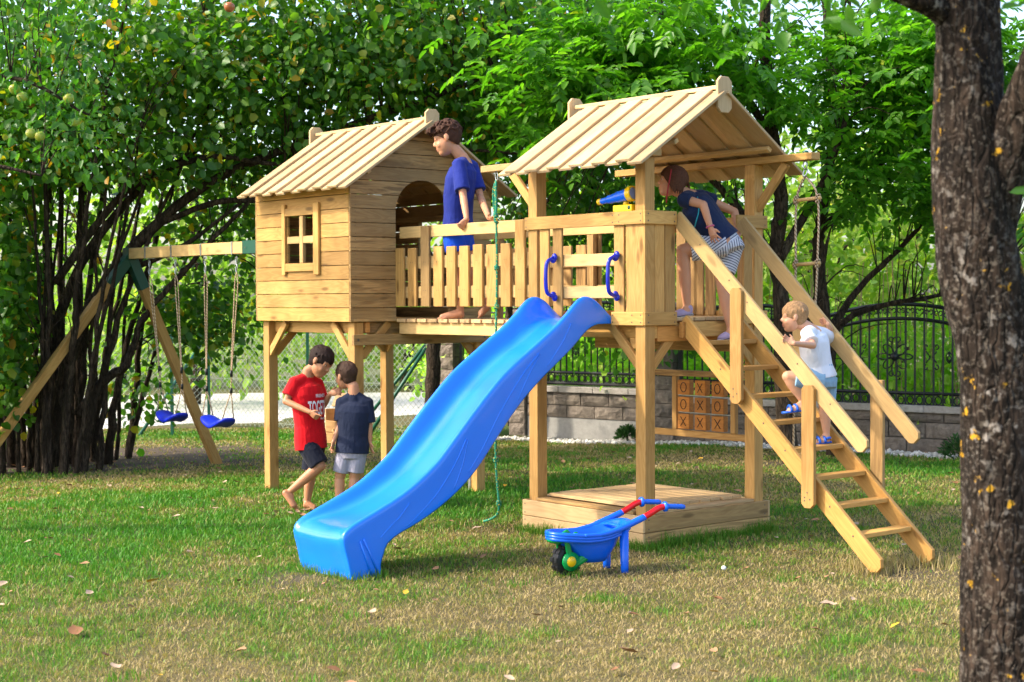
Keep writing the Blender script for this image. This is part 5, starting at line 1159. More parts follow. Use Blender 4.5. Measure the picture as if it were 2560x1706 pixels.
if len(strap) > 2: g.tube(cat(strap, 4), .0045, 6); g.build('bag_cord', TURQ, t, D['m'])
g = G(); H_ = D['H']; g.tube(cat([H_(.22, .62, -.56) if (D['lat'].dot(CAMP-D['shm']) < 0) else H_(.22, .62, .56), H_(.20, .1, -.66) if (D['lat'].dot(CAMP-D['shm']) < 0) else H_(.20, .1, .66), (H_(.18, -.6, -.60) if (D['lat'].dot(CAMP-D['shm']) < 0) else H_(.18, -.6, .60)), (H_(.10, -1.3, -.5) if (D['lat'].dot(CAMP-D['shm']) < 0) else H_(.10, -1.3, .5))], 5), .0045, 6); g.build('hair_thread', REDB, t, D['m'])
# ================================================================== GROUND
def greenness(x, y):
    d, r = camxy(x, y)
    n = .55*vnoise(x, y, .9)+.45*vnoise(x, y, 2.6)+.30*(vnoise(x, y, 7.)-.5)
    g_ = (n-.5)*1.35+.27+.55*np.exp(-((d-12.2)/1.9)**2)*(1/(1+np.exp((r-.9)*2)))+.18*np.exp(-((d-9.8)/.7)**2)*(r < 1.2)
    g_ -= .24/(1+np.exp(-(r-1.0)*2.2))*np.exp(-((d-9.0)/1.7)**2)
    g_ += .30*np.exp(-((d-14.2)/1.3)**2)*(r > .3)
    g_ += .6*np.exp(-((d-20.3)/1.2)**2)
    return np.clip(g_, 0, 1)
def soilness(x, y):
    d, r = camxy(x, y)
    s = 1.1*np.exp(-((d-18.2)/1.1)**2-((r+4.0)/1.5)**2)+.8*np.exp(-((d-16.6)/.8)**2-((r+3.4)/2.6)**2)+np.exp(-((d-15.3)/.35)**2-((r-2.7)/.5)**2)
    s += 1.4*np.exp(-((d-16.9)/1.2)**2-((r+5.2)/1.4)**2)
    s += .75*np.exp(-((x-1.62)**2+(y-.62)**2)/.10)+.6*np.exp(-((x+.6)**2+(y+2.35)**2)/.07)
    return np.clip(s+.35*(vnoise(x, y, 3.1)-.5), 0, 1)
dd = np.arange(2.5, 33, .14); rr = np.arange(-15, 12, .14); D2, R2_ = np.meshgrid(dd, rr, indexing='ij')
gx = CAMP.x-sin(YAW)*D2+cos(YAW)*R2_; gy = CAMP.y+cos(YAW)*D2+sin(YAW)*R2_; gzv = gz(gx, gy)
nv_ = D2.size; idx = np.arange(nv_).reshape(D2.shape)
q = np.stack([idx[:-1, :-1], idx[:-1, 1:], idx[1:, 1:], idx[1:, :-1]], -1).reshape(-1, 4)[:, ::-1]
m, n, b = newmat('lawn_soil'); ag = N(n, 'ShaderNodeAttribute', attribute_name='green'); as_ = N(n, 'ShaderNodeAttribute', attribute_name='soil'); tc = N(n, 'ShaderNodeTexCoord')
f = noise(n, tc.outputs['Object'], 45, 5, .7); f2 = noise(n, tc.outputs['Object'], 7, 3)
c1 = mixc(n, f, (.075, .058, .028), (.19, .155, .075)); c2 = mixc(n, f, (.020, .050, .010), (.065, .125, .022)); c = mixc(n, ag.outputs['Fac'], c1, c2)
c = mixc(n, as_.outputs['Fac'], c, mixc(n, f, (.050, .036, .025), (.14, .108, .08))); L(n, c, b.inputs['Base Color']); b.inputs['Roughness'].default_value = .95; b.inputs['Specular IOR Level'].default_value = .1; bump(n, b, f, .8, .02)
me = nmesh('lawn', np.stack([gx, gy, gzv], -1).reshape(-1, 3), q, m, {'green': greenness(gx, gy).ravel(), 'soil': soilness(gx, gy).ravel()}, True)
obj('lawn', me, None, kind='structure')
GND = plain('far_ground', (.10, .11, .045), .95, .1, var=.4, vscale=.6)
obj('ground', mesh('ground', [(-900, -900, -.34), (900, -900, -.34), (900, 900, -.34), (-900, 900, -.34)], [(0, 1, 2, 3)], GND), kind='structure')
ROAD = plain('pale_gravel', (.52, .49, .45), .95, .1, bumpy=.5, scale=20, var=.10, vscale=5)
rp = []
for r in np.arange(-34, 7, 1.0):
    a = cw(21.6+.05*(r+4)+.25*sin(r), r); b_ = cw(30.5+.12*r+.2*cos(r*1.3), r); rp += [(a.x, a.y, -.175), (b_.x, b_.y, -.165)]
obj('gravel_track', mesh('gravel_track', rp, [(2*i, 2*i+1, 2*i+3, 2*i+2) for i in range(len(rp)//2-1)], ROAD), kind='structure')

# ------------------------------------------------------------------ grass
GRM, n, b = newmat('grass'); at = N(n, 'ShaderNodeAttribute', attribute_name='tone')
c = ramp(n, at.outputs['Fac'], [(0, (.42, .32, .155)), (.25, (.33, .26, .09)), (.40, (.22, .235, .045)), (.62, (.14, .265, .024)), (1, (.058, .215, .014))])
L(n, c, b.inputs['Base Color']); b.inputs['Roughness'].default_value = .55; b.inputs['Specular IOR Level'].default_value = .3
tr = N(n, 'ShaderNodeBsdfTranslucent'); L(n, mixc(n, 1.0, c, (1.2, 1.3, .6), 'MULTIPLY'), tr.inputs['Color']); mx = N(n, 'ShaderNodeMixShader'); mx.inputs[0].default_value = .3
L(n, b.outputs[0], mx.inputs[1]); L(n, tr.outputs[0], mx.inputs[2]); L(n, mx.outputs[0], n.nodes['Material Output'].inputs['Surface'])
def blades(x, y, h, wd, lean, tone, name):
    k = len(x); z = gz(x, y); th = rng.uniform(0, 2*pi, k); la = rng.uniform(0, 2*pi, k)
    bx, by = np.cos(th)*wd/2, np.sin(th)*wd/2; lx, ly = np.cos(la)*lean*h, np.sin(la)*lean*h; hz = h*np.sqrt(np.clip(1-lean**2*.8, .05, 1))
    V = np.zeros((k, 5, 3)); V[:, 0] = np.stack([x-bx, y-by, z-.004], -1); V[:, 1] = np.stack([x+bx, y+by, z-.004], -1)
    V[:, 2] = np.stack([x+bx*.8+lx*.35, y+by*.8+ly*.35, z+hz*.6], -1); V[:, 3] = np.stack([x-bx*.8+lx*.35, y-by*.8+ly*.35, z+hz*.6], -1); V[:, 4] = np.stack([x+lx, y+ly, z+hz], -1)
    i = np.arange(k)[:, None]*5; T = np.concatenate([i+[0, 1, 2], i+[0, 2, 3], i+[3, 2, 4]], 1).reshape(-1, 3)
    return nmesh(name, V.reshape(-1, 3), T, GRM, {'tone': np.repeat(tone, 5)}, nv=3)
def scatter(dens, d0, d1, half=.44):
    area = half*(d1*d1-d0*d0); k = int(area*dens); d = np.sqrt(rng.uniform(d0*d0, d1*d1, k)); r = rng.uniform(-half, half, k)*d
    return CAMP.x-sin(YAW)*d+cos(YAW)*r, CAMP.y+cos(YAW)*d+sin(YAW)*r
for part, (d0, d1) in enumerate(((5.6, 10), (10, 21.8))):
    x, y = scatter(5600 if part == 0 else 3000, d0, d1); d, r = camxy(x, y); g_ = greenness(x, y); so = soilness(x, y)
    acc = (5600*(6.2/d)**1.15 if part == 0 else 5600*(6.2/d)**1.55*1.21)/(5600 if part == 0 else 3000)
    keep = (rng.random(len(x)) > so*.93) & (rng.random(len(x)) < acc)
    keep &= (d < 14.5) | ((np.stack([x-WA.x, y-WA.y], -1) @ np.array([wn.x, wn.y])) > .30) | (x < -9.5)
    x, y, g_, d = x[keep], y[keep], g_[keep], d[keep]
    tone = np.clip(g_*1.05+rng.normal(0, .24, len(x))+.25*(vnoise(x, y, 11.)-.5), 0, 1); fine = vnoise(x, y, 16.)
    h = (.014+.015*g_+.016*fine)*rng.uniform(.5, 1.45, len(x)); lean = np.clip(.80-.22*g_+rng.normal(0, .22, len(x)), .05, 1)
    obj('grass', blades(x, y, h, .0041*(d/6.6)**1.25*rng.uniform(.7, 1.3, len(x)), lean, tone, 'grass'), None, kind='stuff', label='short lawn grass with green and dried patches, nearer half' if part == 0 else 'short lawn grass with green and dried patches, farther half')
# longer tufts against the timber and the slide
tx, ty, th_, tt = [], [], [], []
def tuft(cx, cy, k, sp, h, g0): tx.append(rng.normal(cx, sp, k)); ty.append(rng.normal(cy, sp, k)); th_.append(rng.uniform(.5, 1.2, k)*h); tt.append(np.clip(rng.normal(g0, .18, k), 0, 1))
for s in np.arange(-1.2, .05, .045): tuft(s, -.05, 45, .022, rng.uniform(.05, .10), .75)
for s in np.arange(-.0, 1.2, .045): tuft(.04, s, 55, .022, rng.uniform(.05, .12), .80)
for cx, cy in ((-.34, -2.03), (-.5, -2.05), (-.7, -2.06), (-.86, -2.05), (-.34, -1.84), (-.33, -1.9), (-.88, -1.9), (.33, -.98), (-4.4, -.15), (-4.33, -.1), (-3.1, 1.05), (-3.05, -.2)): tuft(cx, cy, 90, .045, .06, .8)
for cx, cy in ((1.45, .36), (1.55, .45), (1.5, .85), (1.4, .6), (1.6, .9), (1.3, .5), (1.5, .7)): tuft(cx, cy, 90, .07, .09, .08)
for k in range(60):
    d = sqrt(random.uniform(6.3**2, 13**2)); p = cw(d, random.uniform(-.34, .34)*d); tuft(p.x, p.y, 60, .05, .055, .8)
x, y, h, tn = (np.concatenate(a) for a in (tx, ty, th_, tt))
obj('grass', blades(x, y, h, rng.uniform(.003, .0055, len(x)), np.clip(rng.normal(.4, .25, len(x)), 0, 1), tn, 'grass'), None, kind='stuff', label='longer grass tufts against the timber posts and slide')

# ------------------------------------------------------------------ leaves
def leaf_arrays(P, T, Nn, S, wr=.62, fold=.22):
    """P base points, T tip directions, Nn rough normals, S lengths -> 6 vertices, 2 folded quads each"""
    T = T/np.linalg.norm(T, axis=1)[:, None]; B = np.cross(Nn, T); B /= (np.linalg.norm(B, axis=1)[:, None]+1e-9); U = np.cross(T, B); S = S[:, None]
    tips = P+T*S-U*S*.12; a = P+T*S*.28; c = P+T*S*.70-U*S*.03
    V = np.stack([P, a+B*S*wr*.46+U*S*fold*.5, c+B*S*wr*.40+U*S*fold*.4, tips, c-B*S*wr*.40+U*S*fold*.4, a-B*S*wr*.46+U*S*fold*.5], 1)
    i = np.arange(len(P))[:, None]*6; Q = np.concatenate([i+[0, 3, 2, 1], i+[0, 5, 4, 3]], 1).reshape(-1, 4); return V.reshape(-1, 3), Q
def rdir(k):
    v = rng.normal(size=(k, 3)); return v/np.linalg.norm(v, axis=1)[:, None]
def crown_points(blobs, per, sig):
    """clumps of leaves through ellipsoids given as (d, r, z, rd, rr, rz, clumps)"""
    C = []
    for d, r, z, a, b_, c, k in blobs:
        v = rdir(k)*(rng.random(k)**.45)[:, None]*np.array([a, b_, c]); dd_, rr_ = d+v[:, 0], r+v[:, 1]
        C.append(np.stack([CAMP.x-sin(YAW)*dd_+cos(YAW)*rr_, CAMP.y+cos(YAW)*dd_+sin(YAW)*rr_, z+v[:, 2]], -1))
    C = np.concatenate(C); C = C[C[:, 2] > .12]
    k = len(C)*per; base = np.repeat(C, per, 0); off = rng.normal(size=(k, 3))*sig*np.array([1, 1, .7]); return C, base+off, base
def in_frame(P, pad=0.0):
    v = P-np.array(CAMP); d = v @ np.array(Fv); x = v @ np.array(Rr)/d; y = v @ np.array(Ur)/d
    return (d > .5) & (np.abs(x) < .327+pad) & (np.abs(y) < .218+pad), d
LEAFV = {}
def leaf_variants(mat, wr, fold):
    if mat.name not in LEAFV:
        out_ = []
        for k in range(7):
            V_, Q_ = leaf_arrays(np.zeros((1, 3)), np.array([[1., 0, 0]]), np.array([[0, 0, 1.]]), np.array([1.0]), wr*random.uniform(.9, 1.1), fold*random.uniform(.5, 1.4))
            out_.append(nmesh('leaf', V_, Q_, mat, {'rnd': np.full(6, (k+.5)/7.05)}))
        LEAFV[mat.name] = out_
    return LEAFV[mat.name]
def foliage(t, blobs, per, sig, size, mat, wr=.62, fold=.22, parts=300, droop=.5, compound=0, name='crown', yellow=None, hole=None, ysel=None):
    C, P, base = crown_points(blobs, per, sig)
    if compound:                       # leaflets in opposite rows on a short stalk
        k = len(P)//compound; A_ = P[:k]; ax_ = rdir(k)*np.array([1, 1, .45])+np.array([0, 0, -.25]); ax_ /= np.linalg.norm(ax_, axis=1)[:, None]
        sd_ = np.cross(ax_, np.array([0, 0, 1.])+.35*rdir(k)); sd_ /= np.linalg.norm(sd_, axis=1)[:, None]; PP, TT, NN, SS = [], [], [], []; nrm = np.cross(sd_, ax_)
        sz = rng.uniform(.75, 1.2, k)*size
        for j in range(compound):
            last = j == compound-1; f_ = (j//2+1)/(compound//2+1); sg = 1 if j % 2 else -1
            PP.append(A_+ax_*(f_*size*2.0)[:, None] if hasattr(f_, 'shape') else A_+ax_*(f_*size*2.0)); TT.append(ax_ if last else ax_*.55+sd_*sg*.85+.12*rdir(k)); NN.append(nrm+.25*rdir(k)); SS.append(sz*(1.15 if last else .65+.45*f_))
        P, T, Nn, S = (np.concatenate(a) for a in (PP, TT, NN, SS)); T = T+np.array([0, 0, -.25*droop])
    else:
        k = len(P); T = (P-base)*1.2+rdir(k)*.6*sig/ max(sig, .01)*.5; T[:, 2] -= droop*rng.random(k); T += .25*rdir(k); Nn = rdir(k)*.85+np.array([0, 0, .9])+.35*np.array(-Fv)
        S = size*rng.uniform(.6, 1.25, k)
    if hole is not None: kp = ~hole(P); P, T, Nn, S = P[kp], T[kp], Nn[kp], S[kp]
    kp = P[:, 2] > gz(P[:, 0], P[:, 1])+.03; P, T, Nn, S = P[kp], T[kp], Nn[kp], S[kp]
    rnd = np.clip(rng.beta(2, 2, len(P))*.88, 0, 1); yl = rng.random(len(P)) < (yellow or 0); rnd[yl] = rng.uniform(.90, 1, yl.sum())
    m = WM[t.name]
    if parts:
        fr, d = in_frame(P, -.02); near = np.where(fr)[0]; near = near[np.argsort(d[near]/S[near])][:parts*3]; near = rng.permutation(near)[:parts]
        vs = leaf_variants(mat, wr, fold); Tn = T/np.linalg.norm(T, axis=1)[:, None]
        for i in near:
            tt_ = Vector(Tn[i]); B = Vector(Nn[i]).cross(tt_).normalized(); U = tt_.cross(B); mm = Matrix((tt_*S[i], B*S[i], U*S[i])).transposed().to_4x4(); mm.translation = Vector(P[i])
            o = bpy.data.objects.new('leaf', vs[min(6, int(rnd[i]*7))]); put(o, mm, t)
        msk = np.ones(len(P), bool); msk[near] = False; P, T, Nn, S, rnd = P[msk], T[msk], Nn[msk], S[msk], rnd[msk]
    V_, Q_ = leaf_arrays(P-np.array(m.translation), T, Nn, S, wr, fold)
    obj(name, nmesh(name, V_, Q_, mat, {'rnd': np.repeat(rnd, 6)}), t, m, kind='stuff'); return C
def limb(g, pts, r0, r1, n=8, wob=.03):
    P_ = cat(pts, 6); k = len(P_); rr_ = [r0+(r1-r0)*(i/(k-1)) for i in range(k)]
    P_ = [p+Vector((random.uniform(-1, 1), random.uniform(-1, 1), 0))*wob*min(1, i/4) for i, p in enumerate(P_)]
    g.tube(P_, [r*random.uniform(.94, 1.06) for r in rr_], n); return P_
def twigs(g, C, nodes, kmax, r=.008):
    """thin branches from the nearest limb point to clump centres"""
    nodes = np.array([tuple(p) for p in nodes]); C = C[rng.permutation(len(C))[:kmax]]
    for c in C:
        dlt = nodes-c; dlt[:, 2] *= .8; dlt[:, 2] += .25; j = int(np.argmin((dlt**2).sum(1))); a = Vector(nodes[j]); b_ = Vector(c); md_ = a.lerp(b_, .5)+Vector((random.uniform(-.08, .08), random.uniform(-.08, .08), .10+random.uniform(0, .1)))
        ln = (b_-a).length
        if ln < 2.6: g.tube(cat([a, md_, b_], 3), [r*(1+ln*.6)*(1-.11*i) for i in range(7)], 4, caps=False)

# --- the many-stemmed bush on the left
BU = thing('multi_stem_tree', cw(17.0, -4.8, -.2), 'large many-stemmed tree with dark crowded stems at the left edge behind the swing', 'tree'); mbu = WM[BU.name]
nodes = []
for k in range(74):
    b0 = cw(16.4+random.uniform(-.9, 1.2), -4.95+random.uniform(-1.15, .75), -.22); r_ = random.uniform(-1, 1)*1.1; rel = (b0-cw(16.8, -4.95)).dot(Rv)
    spread = rel*1.1+random.gauss(0, .25)
    if rel > .35 and k % 2: spread += random.uniform(.0, 1.3)
    z1 = random.uniform(3.3, 4.8); dd_ = random.uniform(-.7, .7)
    p = [b0, b0+Rv*spread*.12+Vector((0, 0, z1*.22)), b0+Rv*spread*.42+Fv*dd_*.5+Vector((0, 0, z1*.55)), b0+Rv*spread+Fv*dd_+Vector((0, 0, z1))]
    g = G(); nodes += limb(g, p, random.uniform(.020, .060), .010, 7, .02)[8:]; g.build('stem', BARK_DARK, BU, mbu)
def P16(d, *pts): return [cw(d, r, z) for r, z in pts]
big = [P16(16, (-4.45, .45), (-4.21, .76), (-4.07, .88), (-3.96, .94), (-3.88, 1.13), (-3.76, 1.44), (-3.44, 1.82), (-2.93, 2.36), (-2.3, 2.95), (-1.3, 3.5)),
       P16(16, (-4.8, -.2), (-4.5, 1.1), (-4.0, 2.0), (-3.1, 2.8), (-1.9, 3.3), (-.6, 3.75), (.5, 4.2)), P16(16.2, (-4.9, -.2), (-4.7, 1.4), (-4.1, 2.5), (-3.2, 3.2), (-2.0, 3.9)),
       P16(16, (-3.6, 2.4), (-3.0, 2.62), (-2.4, 2.66), (-1.7, 2.95), (-.9, 3.15), (.1, 3.1)), P16(15.8, (-4.6, 1.8), (-3.9, 2.7), (-3.1, 3.05), (-2.5, 3.0), (-1.9, 2.95)), P16(16, (-4.0, 1.9), (-3.3, 2.2), (-2.6, 2.75))]
for i, p in enumerate(big):
    g = G(); nodes += limb(g, p, (.058, .085, .075, .035, .045, .035)[i], .014, 8, .012); g.build('branch', BARK_DARK, BU, mbu)
BB = [(15.6, -4.6, 3.6, 1.4, 2.1, 1.35, 700), (16.0, -2.2, 4.15, 1.3, 1.9, 1.0, 520), (16.6, -.2, 4.35, 1.3, 1.7, .95, 330), (16.8, -.1, 3.3, .9, 1.3, .8, 150), (15.4, -4.7, 2.05, 1.1, 1.15, .9, 260), (15.3, -5.0, 1.2, .8, .9, .9, 190), (15.6, -4.4, 1.2, .5, .5, .7, 40),
      (16.4, -3.1, 2.5, .7, .8, .55, 60), (16.8, -3.3, 1.45, .5, .6, .6, 75), (16.9, -2.5, 2.1, .5, .5, .5, 40), (16.8, -2.4, 3.1, .9, 1.2, .6, 120), (17.6, -4.2, .7, .4, .35, .4, 14), (16.0, -1.0, 5.6, 2.2, 4.0, .9, 240)]
C = foliage(BU, BB, 15, .20, .098, LF_HAZEL, wr=.80, fold=.18, yellow=.09, hole=lambda P: (lambda v: ((v[0] < 16.3) & (v[1] > -4.75) & (v[1] < -2.2) & (P[:, 2] < 2.75) & (P[:, 2] > -1)))(camxy(P[:, 0], P[:, 1])))
g = G(); twigs(g, C, nodes, 420, .006); g.build('twigs', BARK_DARK, BU, mbu, kind='stuff')

# --- tree with the dark trunk behind the slide
CT = thing('broadleaf_tree', cw(18.6, -.96, -.1), 'leafy tree with dark trunk in front of the tall stone pillar, behind the slide', 'tree'); mct = WM[CT.name]
g = G(); nodes = limb(g, [cw(18.6, -.98, -.2), cw(18.6, -.95, .4), cw(18.6, -.93, 1.1), cw(18.6, -.85, 1.9), cw(18.5, -.5, 3.0), cw(18.3, .2, 4.2)], .105, .05, 12, .012)
for p in (((18.6, -.87, 1.7), (18.3, .2, 2.6), (18.0, 1.2, 3.2), (17.8, 2.3, 3.6)), ((18.6, -.85, 1.9), (18.8, -1.4, 3), (18.8, -1.8, 4.2)), ((18.4, -.3, 3.2), (18.0, .8, 4.2), (17.6, 2.0, 5.2))): nodes += limb(g, [cw(*a) for a in p], .05, .015, 8, .02)
g.build('trunk', BARK_DARK, CT, mct)
C = foliage(CT, [(18.2, .3, 4.3, 1.5, 1.2, 1.2, 110), (17.8, 1.4, 3.0, 1.2, 1.3, .6, 120), (18.4, -.5, 3.6, 1.2, 1.3, 1.0, 120), (17.8, 2.6, 4.9, 1.2, 1.4, .8, 50), (17.6, .9, 2.4, .7, 1.3, .45, 95), (17.6, 1.3, 1.25, .5, .9, .25, 26)], 14, .20, .105, LF_CENTRE, wr=.66, yellow=.03)
g = G(); twigs(g, C, nodes, 240, .006); g.build('twigs', BARK_DARK, CT, mct, kind='stuff')

# --- walnut group on the right
def ax_(d, pts): return [cw(d, r, z) for r, z in pts]
wal = [('walnut_tree', 'walnut tree with forked grey-brown trunk directly behind the stair', 15.2, [[(2.74, -.15), (2.66, .70), (2.61, 1.54), (2.58, 2.13), (2.62, 2.6), (2.50, 3.7), (2.46, 5.2)], [(2.6, 2.0), (2.9, 2.5), (3.2, 3.3), (3.3, 4.6)], [(2.60, 1.9), (2.2, 2.5), (1.6, 3.1), (.9, 3.6)], [(2.52, 3.2), (2.0, 3.9), (1.3, 4.5)], [(2.62, 1.15), (2.95, 1.55), (3.05, 2.2)]], .098,
        [(14.9, 1.2, 3.7, 1.1, 1.4, .9, 150), (15.0, 2.7, 3.9, 1.2, 1.3, 1.1, 180), (14.8, 2.4, 2.6, .9, 1.0, .7, 95), (15.2, .5, 2.5, .8, .8, .5, 70), (15.4, 3.1, 1.7, .7, .6, .8, 52), (15.3, 1.6, 5.3, 1.6, 1.9, .8, 110)]),
       ('walnut_tree', 'slimmer walnut tree with leaning limb between the stair and the near trunk', 16.0, [[(3.30, -.15), (3.22, .8), (3.17, 1.46), (3.13, 2.13), (3.16, 2.5), (3.3, 3.6), (3.2, 5.0)], [(3.2, 1.25), (3.6, 1.75), (3.9, 2.05), (4.25, 2.5), (4.7, 3.4)], [(3.25, .85), (3.4, 1.35), (3.85, 1.55), (4.35, 1.64), (5.0, 1.9)], [(3.15, 2.3), (3.7, 2.9), (4.2, 3.8)]], .08,
        [(15.6, 4.0, 3.5, 1.2, 1.2, 1.3, 200), (15.6, 4.1, 2.2, .9, 1.1, .7, 120), (15.4, 3.9, 1.50, .6, .9, .28, 48), (15.8, 5.6, 3.0, 1.0, 1.0, 1.5, 90), (16.2, 4.6, 2.6, .8, 1.2, 1.0, 90), (15.6, 3.6, 2.7, .7, .9, .5, 60), (15.4, 3.0, 4.9, 1.4, 1.5, .8, 90), (15.5, 3.4, 1.0, .4, .4, .5, 14)])]
for nm, lab, d0, stems, r0, bl in wal:
    t = thing(nm, cw(d0, stems[0][0][0], -.1), lab, 'tree', 'walnut trees behind the stair'); m_ = WM[t.name]; g = G(); nodes = []
    for i, s_ in enumerate(stems): nodes += limb(g, [cw(d0+random.uniform(-.15, .15)*(j > 0), r, z) for j, (r, z) in enumerate(s_)], r0 if i == 0 else r0*.52, r0*.5 if i == 0 else .014, 10, .012)
    g.build('trunk', BARK_MID, t, m_)
    C = foliage(t, [(a_[0], a_[1], a_[2], a_[3], a_[4], a_[5], int(a_[6]*.92)) for a_ in bl], 21, .26, .112, LF_WALNUT, wr=.52, compound=7, yellow=.015, droop=.6)
    g = G(); twigs(g, C, nodes, 200, .006); g.build('twigs', BARK_DARK, t, m_, kind='stuff')

# --- trees and thicket across the track
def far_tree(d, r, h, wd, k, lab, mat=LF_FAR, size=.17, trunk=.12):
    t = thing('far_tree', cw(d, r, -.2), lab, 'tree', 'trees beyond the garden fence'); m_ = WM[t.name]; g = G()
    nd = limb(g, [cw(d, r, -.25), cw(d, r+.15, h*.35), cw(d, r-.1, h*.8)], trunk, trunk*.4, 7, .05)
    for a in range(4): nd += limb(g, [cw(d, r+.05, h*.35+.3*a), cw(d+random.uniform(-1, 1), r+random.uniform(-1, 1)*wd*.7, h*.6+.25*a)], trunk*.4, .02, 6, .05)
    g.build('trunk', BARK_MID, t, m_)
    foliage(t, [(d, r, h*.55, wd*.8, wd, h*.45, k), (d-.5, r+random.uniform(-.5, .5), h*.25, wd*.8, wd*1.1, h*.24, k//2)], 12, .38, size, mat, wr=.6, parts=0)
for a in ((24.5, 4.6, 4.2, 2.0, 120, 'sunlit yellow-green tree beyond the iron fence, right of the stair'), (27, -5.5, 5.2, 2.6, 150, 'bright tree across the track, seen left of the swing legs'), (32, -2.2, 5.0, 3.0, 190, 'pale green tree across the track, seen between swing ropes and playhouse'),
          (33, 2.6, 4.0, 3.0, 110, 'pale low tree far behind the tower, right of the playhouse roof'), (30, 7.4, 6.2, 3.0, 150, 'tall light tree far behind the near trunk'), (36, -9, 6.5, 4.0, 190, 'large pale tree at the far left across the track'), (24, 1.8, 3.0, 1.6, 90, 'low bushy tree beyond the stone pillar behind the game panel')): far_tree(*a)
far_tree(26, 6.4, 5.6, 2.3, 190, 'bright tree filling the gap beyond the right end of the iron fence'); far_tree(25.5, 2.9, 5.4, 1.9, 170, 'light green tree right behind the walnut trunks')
def mass(name, label, blobs, per, sig, size, mat, **k):
    d, r = blobs[0][0], blobs[0][1]; t = obj(name+'_mass', None) if False else None
    C, P, base = crown_points(blobs, per, sig); T = (P-base)+rdir(len(P))*.3; T[:, 2] -= .3*rng.random(len(P)); Nn = rdir(len(P))+np.array([0, 0, .8])+.5*np.array(-Fv); S = size*rng.uniform(.6, 1.3, len(P))
    V_, Q_ = leaf_arrays(P, T, Nn, S, k.get('wr', .7), .2); obj(name, nmesh(name, V_, Q_, mat, {'rnd': np.repeat(np.clip(rng.beta(2, 2, len(P)), 0, 1), 6)}), None, kind='stuff', label=label)
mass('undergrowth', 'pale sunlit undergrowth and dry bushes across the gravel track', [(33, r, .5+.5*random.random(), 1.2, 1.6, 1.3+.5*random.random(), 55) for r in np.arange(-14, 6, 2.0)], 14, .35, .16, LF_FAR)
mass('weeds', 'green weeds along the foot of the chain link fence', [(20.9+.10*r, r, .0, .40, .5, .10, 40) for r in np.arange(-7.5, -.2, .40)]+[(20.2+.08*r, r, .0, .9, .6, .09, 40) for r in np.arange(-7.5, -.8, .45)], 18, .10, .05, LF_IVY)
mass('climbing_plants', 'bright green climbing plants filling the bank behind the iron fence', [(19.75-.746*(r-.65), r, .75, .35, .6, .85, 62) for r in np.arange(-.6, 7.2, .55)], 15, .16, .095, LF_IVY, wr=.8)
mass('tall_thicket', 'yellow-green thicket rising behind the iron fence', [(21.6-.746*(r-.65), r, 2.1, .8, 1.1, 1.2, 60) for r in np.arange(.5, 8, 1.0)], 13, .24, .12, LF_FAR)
CANE = plain('dry_cane', (.42, .30, .16), .8, var=.3); t = thing('dry_canes', cw(18.2, 4.1, 0), 'dry upright cane stalks among the climbing plants behind the iron fence', 'canes'); g = G()
for k in range(60):
    rr0 = random.uniform(2.6, 5.2); a = cw(19.2-.746*(rr0-.65)+random.uniform(0, .9), rr0, -.1); g.tube([a, a+Vector((random.gauss(0, .12), random.gauss(0, .12), random.uniform(1.2, 2.3)))], .006, 4, caps=False)
g.build('stalks', CANE, t, WM[t.name], kind='stuff')

# --- small clipped shrubs at the wall foot
for (s, y_, r_), lab in (((-1.15, -.35, .16), 'small round green shrub on the stones, left of the tower post'), ((.98, -.16, .13), 'small green shrub at the wall foot beside the corner post'), ((4.98, -.22, .22), 'dark green dwarf conifer at the wall foot beside the near trunk')):
    p = MW @ Vector((s, y_, 0)); t = thing('dwarf_shrub', p, lab, 'shrub', 'dwarf shrubs along the wall'); m_ = WM[t.name]; k = 420
    v = rdir(k); v[:, 2] = np.abs(v[:, 2]); P = np.array(p)+v*r_*(.55+.45*rng.random(k))[:, None]*np.array([1, 1, 1.05]); T = v*.6+.6*rdir(k); T[:, 2] += .3
    V_, Q_ = leaf_arrays(P-np.array(p), T, rdir(k), np.full(k, .055), .38, .1); obj('foliage', nmesh('foliage', V_, Q_, LF_CONIFER, {'rnd': np.repeat(rng.random(k), 6)}), t, m_, kind='stuff')
    g = G(); g.tube([p-Vector((0, 0, .03)), p+Vector((0, 0, r_*.8))], .012, 6); g.build('stem', BARK_DARK, t, m_)
lt = thing('leaning_trunk', MW @ Vector((-.92, -.55, 0)), 'short dark leaning tree trunk half hidden behind the tower post', 'tree'); g = G(); a = MW @ Vector((-1.0, -.6, -.02))
limb(g, [a, a+Rv*.10+Vector((0, 0, .12)), a+Rv*.26+Vector((0, 0, .38)), a+Rv*.42+Vector((0, 0, .9)), a+Rv*.5+Vector((0, 0, 1.7))], .07, .04, 9, .01); g.build('trunk', BARK_DARK, lt, WM[lt.name])

# --- white pebble strip
g = G(); V_, Fl = [], []; ico = bmesh.new(); bmesh.ops.create_icosphere(ico, subdivisions=1, radius=1); iv = np.array([tuple(v.co) for v in ico.verts]); jf = np.array([[v.index for v in f.verts] for f in ico.faces]); ico.free()
k = 3000; s = rng.uniform(-1.7, 5.4, k); y_ = -rng.uniform(.02, .34, k)-.03*np.sin(s*3); sz = rng.uniform(.012, .030, k)
org = np.stack([WA.x+wt.x*s-(-wn.x)*0+wn.x*(-y_), WA.y+wt.y*s+wn.y*(-y_), np.zeros(k)], -1); org[:, 2] = gz(org[:, 0], org[:, 1])+sz*.35
A_ = iv[None]*(sz[:, None, None]*rng.uniform(.6, 1.3, (k, 1, 3)))+rng.normal(0, .0018, (k, 12, 3)); V_ = (A_+org[:, None]).reshape(-1, 3); T_ = (jf[None]+np.arange(k)[:, None, None]*12).reshape(-1, 3)
